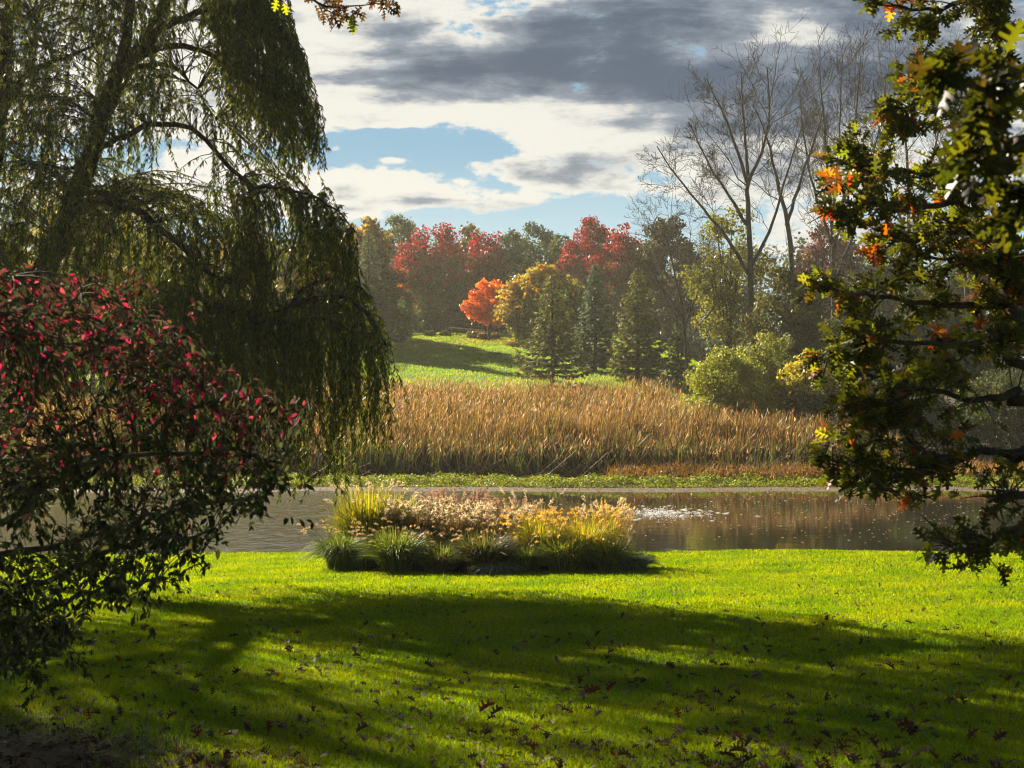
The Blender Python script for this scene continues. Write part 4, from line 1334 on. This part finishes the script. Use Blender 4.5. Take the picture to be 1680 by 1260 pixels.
for st in stems:
    pts = [bb + [rng.normal(0, .12), rng.normal(0, .12), 0]] + [P3(*p) for p in st]
    ln = smooth_line(pts, 26, .012)
    SKB.append(ln[8:])
    tubes(stem, ln, np.linspace(.028, .005, 26), 6)
for (a_, b_, c_) in (((60, 560), (90, 490), (70, 440)), ((170, 540), (200, 480), (235, 455)), ((0, 540), (-10, 480), (20, 452)), ((240, 600), (290, 560), (330, 540)), ((290, 660), (350, 620), (400, 612)),
                     ((330, 800), (400, 835), (450, 850)), ((250, 860), (310, 900), (345, 925)), ((160, 930), (225, 965), (262, 1000)), ((60, 1010), (110, 1050), (130, 1085)), ((20, 1060), (50, 1100), (62, 1135)), ((380, 760), (440, 790), (485, 800))):
    dd_ = rng.uniform(6.9, 8.2)
    s0 = P3(*a_, dd_)
    al = np.concatenate(SKB)
    ln = smooth_line([al[np.argmin(np.linalg.norm(al - s0, axis=1))], s0, P3(*b_, dd_), P3(*c_, dd_)], 14, .008)
    tubes(stem, ln, np.linspace(.006, .002, 14), 5)
    SKB.append(ln)
    SPR_.append(ln)
SKB = np.concatenate(SKB)
poly = [(-40, 480), (70, 470), (150, 452), (205, 470), (290, 540), (330, 620), (420, 640), (480, 655), (515, 668), (490, 700), (470, 740), (470, 780), (440, 825), (380, 850),
        (345, 900), (290, 930), (320, 940), (235, 985), (150, 1000), (110, 1060), (60, 1095), (20, 1120), (-40, 1130)]
q = np.vstack([fill(poly, 1550), fill([(-330, 560), (-40, 490), (-40, 1120), (-200, 1150), (-330, 1050)], 500)])
dd = rng.uniform(6.7, 8.7, len(q))
E = P3v(q[:, 0], q[:, 1], dd)
dist = np.linalg.norm(E[:, None] - SKB[None], axis=2)
nb = SKB[np.argmin(dist, 1)]
E = nb + (E - nb) * np.minimum(1, rng.uniform(.3, .85, len(E)) / np.maximum(dist.min(1), 1e-6))[:, None]
j = np.linspace(0, 1, 6)
tw = nb[:, None] * (1 - j)[None, :, None] + E[:, None] * j[None, :, None]
tw[..., 2] += (.10 * np.linalg.norm(E - nb, axis=1))[:, None] * np.sin(np.pi * j)
tubes(stem, tw, np.linspace(.0045, .0018, 6), 4)
extra = np.concatenate([l_[rng.integers(3, 14, 16)] for l_ in SPR_])
ex2 = extra + rng.normal(0, .075, extra.shape)
tw = np.concatenate([tw, extra[:, None] * (1 - j)[None, :, None] + ex2[:, None] * j[None, :, None]])
E, nb = np.concatenate([E, ex2]), np.concatenate([nb, extra])
per = 7
i = np.repeat(np.arange(len(E)), per)
t = np.clip(rng.beta(2.2, 1.1, len(i)), 0, 1) * 5
a = np.minimum(t.astype(int), 4)
fr = (t - a)[:, None]
pos = tw[i, a] * (1 - fr) + tw[i, a + 1] * fr + rng.normal(0, .012, (len(i), 3))
dirn = norm(norm(E - nb)[i] * .5 + rand_unit(len(i)) * .7 + np.array([0, 0, -.55]))
pyv = HY + (CZ - pos[:, 2]) / pos[:, 1] * F
pxv = CX + pos[:, 0] / pos[:, 1] * F
up_ = sst(-(pyv + rng.normal(0, 45, len(i))), -820, -600)
hot = rng.random(len(i))
green = palette([(.04, .056, .02), (.06, .08, .024), (.026, .038, .016)], [1, 1, 1], len(i), .2)
mauve = palette([(.07, .032, .026), (.10, .034, .034), (.06, .042, .02), (.13, .075, .035)], [1, 1, 1, .6], len(i), .2)
pink = palette([(.40, .02, .07), (.30, .015, .045), (.50, .07, .10)], [1, 1, 1], len(i), .15)
cc = np.where((hot < up_ * .55)[:, None], mauve, green)
cc = np.where((hot < up_ * .16)[:, None], pink, cc)
m = MB()
scatter(m, OVAL, pos, dirn, norm(np.array([0, 0, 1.0]) + rng.normal(0, .7, (len(i), 3))), rng.uniform(.036, .064, len(i)), cc, .46)
stem.build('branches', M_BARK, root, True)
m.build('foliage', M_BUSH, root)

# ------------------------------------------------------------------ oak at the right
OX, OY = 7.4, 9.6
root = empty('oak', (OX, OY, zg(OX, OY)), 'large oak reaching in from the right with lobed green and orange leaves', 'tree')
trunk = MB()
oz = zg(OX, OY)
tl = smooth_line([(OX, OY, oz - .1), (OX + .05, OY, oz + 1.5), (OX - .1, OY + .1, oz + 4), (OX + .1, OY, oz + 7.5)], 14)
tubes(trunk, tl, np.linspace(.42, .16, 14), 12)
SKO = []
obr = [  # px, py, depth ; from off the right edge to the tip
    [(1720, -30, 9.6), (1620, -5, 9.4), (1520, 15, 9.2), (1425, 4, 9.0)],
    [(1740, 40, 9.6), (1640, 80, 9.4), (1560, 120, 9.2), (1500, 165, 9.0), (1468, 195, 9.0)],
    [(1740, 150, 10.4), (1640, 190, 10.2), (1560, 190, 10.0), (1500, 110, 9.8)],
    [(1740, 230, 9.8), (1620, 260, 9.5), (1500, 285, 9.2), (1420, 275, 9.0), (1362, 262, 9.0)],
    [(1740, 300, 9.2), (1620, 320, 9.0), (1500, 340, 8.8), (1410, 330, 8.6), (1378, 345, 8.6)],
    [(1740, 400, 9.8), (1640, 390, 9.6), (1560, 380, 9.4), (1480, 390, 9.2), (1432, 385, 9.0)],
    [(1740, 470, 9.0), (1660, 450, 9.0), (1580, 430, 9.0), (1500, 420, 9.0)],
    [(1760, 470, 9.4), (1660, 500, 9.2), (1560, 500, 9.0), (1460, 490, 8.8), (1390, 480, 8.6), (1335, 468, 8.6)],
    [(1760, 500, 8.8), (1680, 535, 8.7), (1620, 560, 8.6), (1570, 565, 8.5), (1470, 560, 8.4), (1400, 570, 8.3), (1345, 585, 8.3)],
    [(1760, 600, 9.6), (1640, 570, 9.4), (1540, 600, 9.2), (1450, 620, 9.0), (1395, 612, 9.0)],
    [(1760, 640, 9.0), (1670, 645, 8.9), (1600, 655, 8.8), (1520, 640, 8.7), (1450, 660, 8.6), (1400, 668, 8.6)],
    [(1760, 735, 8.6), (1680, 742, 8.6), (1600, 745, 8.6), (1540, 768, 8.5), (1470, 772, 8.5), (1400, 758, 8.4), (1352, 755, 8.4)],
    [(1560, 760, 8.5), (1520, 740, 8.5), (1470, 700, 8.5), (1425, 690, 8.5)],
    [(1520, 770, 8.5), (1480, 785, 8.4), (1440, 800, 8.4), (1400, 792, 8.4)],
    [(1760, 850, 8.2), (1680, 870, 8.2), (1620, 890, 8.1), (1580, 905, 8.1), (1545, 882, 8.1)],
    [(1740, 800, 8.2), (1670, 810, 8.2), (1640, 830, 8.2)],
    [(1780, 560, 9.9), (1680, 480, 9.9), (1600, 330, 9.9), (1560, 270, 9.9)],
    [(1740, 110, 4.2), (1660, 160, 4.0), (1600, 140, 3.9), (1560, 130, 3.9)],
    [(1760, 210, 4.3), (1690, 240, 4.1), (1640, 230, 4.0), (1590, 250, 4.0)],
    [(1760, 290, 4.3), (1700, 310, 4.2), (1650, 320, 4.1)],
]
TIPS, TN = [], []
for bi, br in enumerate(obr):
    p = [P3(*q_) for q_ in br]
    st = tl[int(np.clip(3 + (p[0][2] + 1) * 1.6, 3, 12))]
    close = br[0][2] < 5
    root_in = [] if bi in (12, 13) else [st * .999]
    if close:
        root_in = [tl[10], np.array([4.6, 6.4, p[0][2] + .7])]
    ln = smooth_line(root_in + p, 26, .010)
    r0 = .013 if bi in (12, 13) else (.022 if not close else .018)
    r_ = np.interp(np.linspace(0, 1, 26), [0, .4, 1], [r0 * 2.6, r0, .004])
    tubes(trunk, ln, r_, 7)
    SKO.append((ln, br))
    ks = 6 if close else (18 if bi in (12, 13) else 38)
    vis = ln[7:] if bi not in (12, 13) else ln[3:]
    for k in range(ks):
        i = rng.integers(0, len(vis) - 1)
        s = vis[i]
        tg = norm(vis[i + 1] - vis[i])
        dr = norm(tg * .6 + rng.normal(0, .65, 3) * [1, 1, .75] + np.array([0, 0, .08]))
        l = rng.uniform(.08, .30) * (.5 if close else 1) * (.7 if bi in (11, 13, 14, 15) else 1)
        e = s + dr * l
        TIPS.append(np.stack([s, (s + e) / 2 + [0, 0, .05 * l], e]))
    TIPS.append(np.stack([ln[-3], ln[-2], ln[-1]]))
TIPS = np.array(TIPS)
tubes(trunk, TIPS, np.array([.005, .004, .0025]), 4)
per = 12
i = np.repeat(np.arange(len(TIPS)), per)
u = rng.random(len(i))
f = np.clip(1 - u ** 1.6 * .75, 0, 1)[:, None]
pos = TIPS[i, 0] * (1 - f) + TIPS[i, 2] * f + np.array([0, 0, .02])
td = norm(TIPS[:, 2] - TIPS[:, 0])[i]
dirn = norm(td * .65 + rand_unit(len(i)) * np.array([.9, .9, .6]) + np.array([0, 0, -.22]))
pxv = CX + pos[:, 0] / pos[:, 1] * F
pyv = HY + (CZ - pos[:, 2]) / pos[:, 1] * F
# thin the foliage where the branch structure shows against the water
thin = inpoly([(1590, 590), (1700, 585), (1700, 720), (1610, 730), (1560, 690)], pxv, pyv) & (rng.random(len(i)) < .78)
thin |= inpoly([(1560, 780), (1700, 770), (1700, 850), (1560, 850)], pxv, pyv) & (rng.random(len(i)) < .7)
thin |= inpoly([(1490, 210), (1600, 205), (1560, 245), (1480, 250)], pxv, pyv) & (rng.random(len(i)) < .6)
thin |= inpoly([(1570, 540), (1700, 540), (1700, 860), (1600, 860)], pxv, pyv) & (rng.random(len(i)) < .5)
thin |= (pyv > 700) & (pxv > 1450) & (rng.random(len(i)) < .45)
thin |= (pyv > 835) & (rng.random(len(i)) < .35)
thin |= pxv < np.interp(pyv, [0, 60, 190, 260, 330, 400, 470, 585, 680, 760, 800, 830, 870], [1405, 1470, 1450, 1345, 1365, 1420, 1325, 1335, 1385, 1345, 1390, 1560, 1530]) - 18 * rng.random(len(i))
pos, dirn, u, i = pos[~thin], dirn[~thin], u[~thin], i[~thin]
nn = len(pos)
tone = rng.random(len(TIPS))[i]
og = palette([(.052, .058, .009), (.082, .088, .011), (.030, .034, .008), (.14, .14, .013), (.09, .055, .014)], [1, 1, 1, .5, .35], nn, .2)
orng = palette([(.40, .09, .010), (.28, .035, .012), (.42, .22, .015), (.16, .05, .02)], [1, .8, 1, .8], nn, .15)
oc = np.where(((tone > .968) & (pos[:, 1] > 6) & (rng.random(nn) < .75) | (pos[:, 1] > 6) & (rng.random(nn) < .035))[:, None], orng, og)
oc = np.where((pos[:, 1] < 6)[:, None], oc * .45, oc)  # nearest leaves: shade put into their colour
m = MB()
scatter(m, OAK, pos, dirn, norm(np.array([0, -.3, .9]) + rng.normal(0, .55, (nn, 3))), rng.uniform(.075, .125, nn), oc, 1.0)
# crown above and beyond the frame, so that the tree is whole
nn = 5200
u = rand_unit(nn)
Pn = np.array([OX + .4, OY + .2, oz + 7.2]) + u * np.array([4.2, 4.2, 2.6]) * rng.uniform(.45, 1, (nn, 1))
k = (CX + Pn[:, 0] / np.maximum(Pn[:, 1], 1) * F > 1640) | (HY + (CZ - Pn[:, 2]) / np.maximum(Pn[:, 1], 1) * F < -60)
Pn = Pn[k]
scatter(m, OAK, Pn, rand_unit(len(Pn)), norm(np.array([0, 0, 1.0]) + rng.normal(0, .6, (len(Pn), 3))), rng.uniform(.14, .24, len(Pn)),
        palette([(.06, .10, .015), (.085, .135, .018), (.045, .075, .015)], [1, 1, 1], len(Pn)), 1.0)
trunk.build('trunk', M_BARK, root, True)
m.build('crown', M_OAK, root)

# overhanging oak spray at the top of the picture
c0 = P3(570, -120, 9)
root = empty('oak_branch', c0, 'overhanging oak twig with brown and yellow leaves at the top edge', 'branch')
t = MB()
main = [smooth_line([P3(470, -120, 9), P3(500, -30, 9), P3(522, 5, 9), P3(560, 12, 9), P3(600, 8, 9), P3(640, 2, 9)], 16, .004),
        smooth_line([P3(522, 5, 9), P3(535, 18, 8.9), P3(555, 27, 8.9), P3(580, 30, 8.9)], 10, .004),
        smooth_line([P3(560, -90, 9.2), P3(590, -30, 9.2), P3(620, 0, 9.2), P3(632, 14, 9.2)], 10, .004),
        smooth_line([P3(522, 5, 9), P3(528, 20, 9.1), P3(530, 30, 9.1)], 6, .002),
        smooth_line([P3(410, -80, 9.3), P3(440, -20, 9.3), P3(470, 8, 9.3)], 8, .004)]
for k, ln in enumerate(main):
    tubes(t, ln, np.linspace(.012 if k == 0 else .006, .002, len(ln)), 5)
allp = np.concatenate([main[0][6:], main[1][4:], main[2][4:], main[3][3:]])
nn = 64
pos = allp[rng.integers(0, len(allp), nn)] + rng.normal(0, .02, (nn, 3))
m = MB()
scatter(m, OAK, pos, norm(rand_unit(nn) + np.array([.2, 0, -.5])), rand_unit(nn), rng.uniform(.06, .10, nn), palette([(.045, .018, .008), (.06, .03, .010), (.03, .018, .010)], [1, 1, 1], nn), 1.0)
pos = np.array([P3(578, 22, 8.9), P3(572, 34, 8.9), P3(583, 30, 8.9), P3(455, -4, 9.3), P3(466, 2, 9.3)])
scatter(m, OAK, pos, norm(rand_unit(5) * .4 + np.array([0, 0, -1.0])), np.array([[0, -1, .2]] * 5) + rng.normal(0, .2, (5, 3)), np.full(5, .085), palette([(.15, .16, .01), (.11, .13, .01)], [1, 1], 5), 1.0)
t.build('twigs', M_BARK, root, True)
m.build('leaves', M_OAK, root)

# ------------------------------------------------------------------ fallen oak leaves
def fallen_mesh(seed, cols):
    global rng
    m = MB()
    r = np.random.default_rng(seed)
    v, q = oak_template(r.uniform(.1, .5), r.uniform(.05, .45), .06)
    v = v - [.5, 0, 0]
    th = r.uniform(-.5, .5)
    v[:, 2] += th * v[:, 0] * v[:, 1] * 2 + .03
    v[:, 2] -= v[:, 2].min()
    m.add(v, q, np.array(cols) * r.uniform(.85, 1.15))
    return m.mesh('fallen_leaf', M_DRY)


KINDS = [('curled dark brown oak leaf lying on the lawn', (.05, .026, .017)), ('pale grey brown oak leaf lying on the lawn', (.16, .11, .085)),
         ('rusty red oak leaf lying on the lawn', (.12, .03, .016)), ('purple brown oak leaf lying on the lawn', (.07, .035, .035))]
MES = [[fallen_mesh(10 * k + s, c) for s in range(5)] for k, (l, c) in enumerate(KINDS)]
cand = []
while len(cand) < 300:
    y = 8.4 + 9.5 * rng.random() ** 1.7
    x = rng.uniform(-.37, .37) * y
    if wav(np.array([x]), np.array([y]), 1.6, 31)[0] + rng.normal(0, .5) > -.25:
        cand.append((x, y))
hero = [(800, 1170, 1.25, 2), (975, 1135, 1.2, 2), (1352, 1140, 1.0, 0), (1490, 1195, 1.1, 2), (1500, 1100, .8, 0), (1600, 1205, 1.0, 2), (1005, 1128, 1.0, 2), (250, 1108, .9, 2), (815, 1178, 1.1, 0), (1640, 1205, 1.0, 3)]
k_ = rng.choice(4, 300, p=[.45, .2, .15, .2])
for i, (x, y) in enumerate(cand):
    kd = k_[i]
    s = rng.uniform(.06, .115)
    rot = (rng.normal(0, .28), rng.normal(0, .28), rng.uniform(0, 6.28))
    lift = .026
    if i < len(hero):
        hp, hy, hs, kd = hero[i]
        y = 4080 / (hy - 790)
        x = (hp - CX) / F * y
        s = .115 * hs
        rot = (rng.uniform(.5, 1.3), rng.normal(-.6, .3), rng.uniform(-1, 1))
        lift = .05
    o = bpy.data.objects.new('fallen_leaf', MES[kd][i % 5])
    COL.objects.link(o)
    o.location = (x, y, zg(x, y) + lift)
    o.rotation_euler = rot
    o.scale = (s, s, s)
    lab = KINDS[kd][0]
    if i < len(hero):
        lab = lab.replace('lying on', 'standing upright on')
    tag(o, lab, 'fallen leaf', lab.replace('oak leaf', 'oak leaves').replace('a ', ''))
mb = MB()
nn = 8000
y = 8.2 + 22 * rng.random(nn) ** 2.4
x = rng.uniform(-.38, .38, nn) * y
k = wav(x, y, 1.6, 31) + rng.normal(0, .6, nn) > -.1
x, y = x[k], y[k]
nn = len(x)
scatter(mb, OAK, np.stack([x, y, ground_z(x, y) + .030], -1), norm(rand_unit(nn) * [1, 1, .45]), norm(np.array([0, 0, 1.0]) + rng.normal(0, .5, (nn, 3))),
        rng.uniform(.035, .09, nn), palette([k[1] for k in KINDS], [1, .7, .4, .7], nn, .2), 1.0)
tag(mb.build('leaf_litter', M_DRY), 'small brown leaves strewn over the lawn', kind='stuff')
mb = MB()
nn = 6500
x = rng.normal(-4.4, 1.5, nn)
y = rng.normal(8.9, .85, nn)
k = (((x + 4.6) / 2.6) ** 2 + ((y - 8.9) / 1.55) ** 2) < 1.05
x, y = x[k], y[k]
nn = len(x)
scatter(mb, LEAF, np.stack([x, y, ground_z(x, y) + .012], -1), norm(rand_unit(nn) * [1, 1, .25]), norm(np.array([0, 0, 1.0]) + rng.normal(0, .5, (nn, 3))), rng.uniform(.02, .07, nn),
        palette([(.035, .022, .016), (.06, .038, .026), (.02, .014, .011), (.14, .10, .08)], [1, 1, 1, .25], nn, .2), .4)
tag(mb.build('mulch', M_DRY), 'dark bark mulch at the bottom left corner', kind='stuff')

# ------------------------------------------------------------------ haze
HAZE = 0.00031
if HAZE:
    m_h = bpy.data.materials.new('pale_mist')
    m_h.use_nodes = True
    nt = m_h.node_tree
    nt.nodes.clear()
    pv = nt.nodes.new('ShaderNodeVolumePrincipled')
    pv.inputs['Color'].default_value = (.84, .84, .70, 1)
    pv.inputs['Density'].default_value = HAZE
    pv.inputs['Anisotropy'].default_value = .35
    ov = nt.nodes.new('ShaderNodeOutputMaterial')
    nt.links.new(pv.outputs[0], ov.inputs['Volume'])
    mb = MB()
    box(mb, (-232, -62, -6), (232, 247, 30))
    tag(mb.build('haze', m_h), 'thin pale mist in the air over the park', kind='stuff')
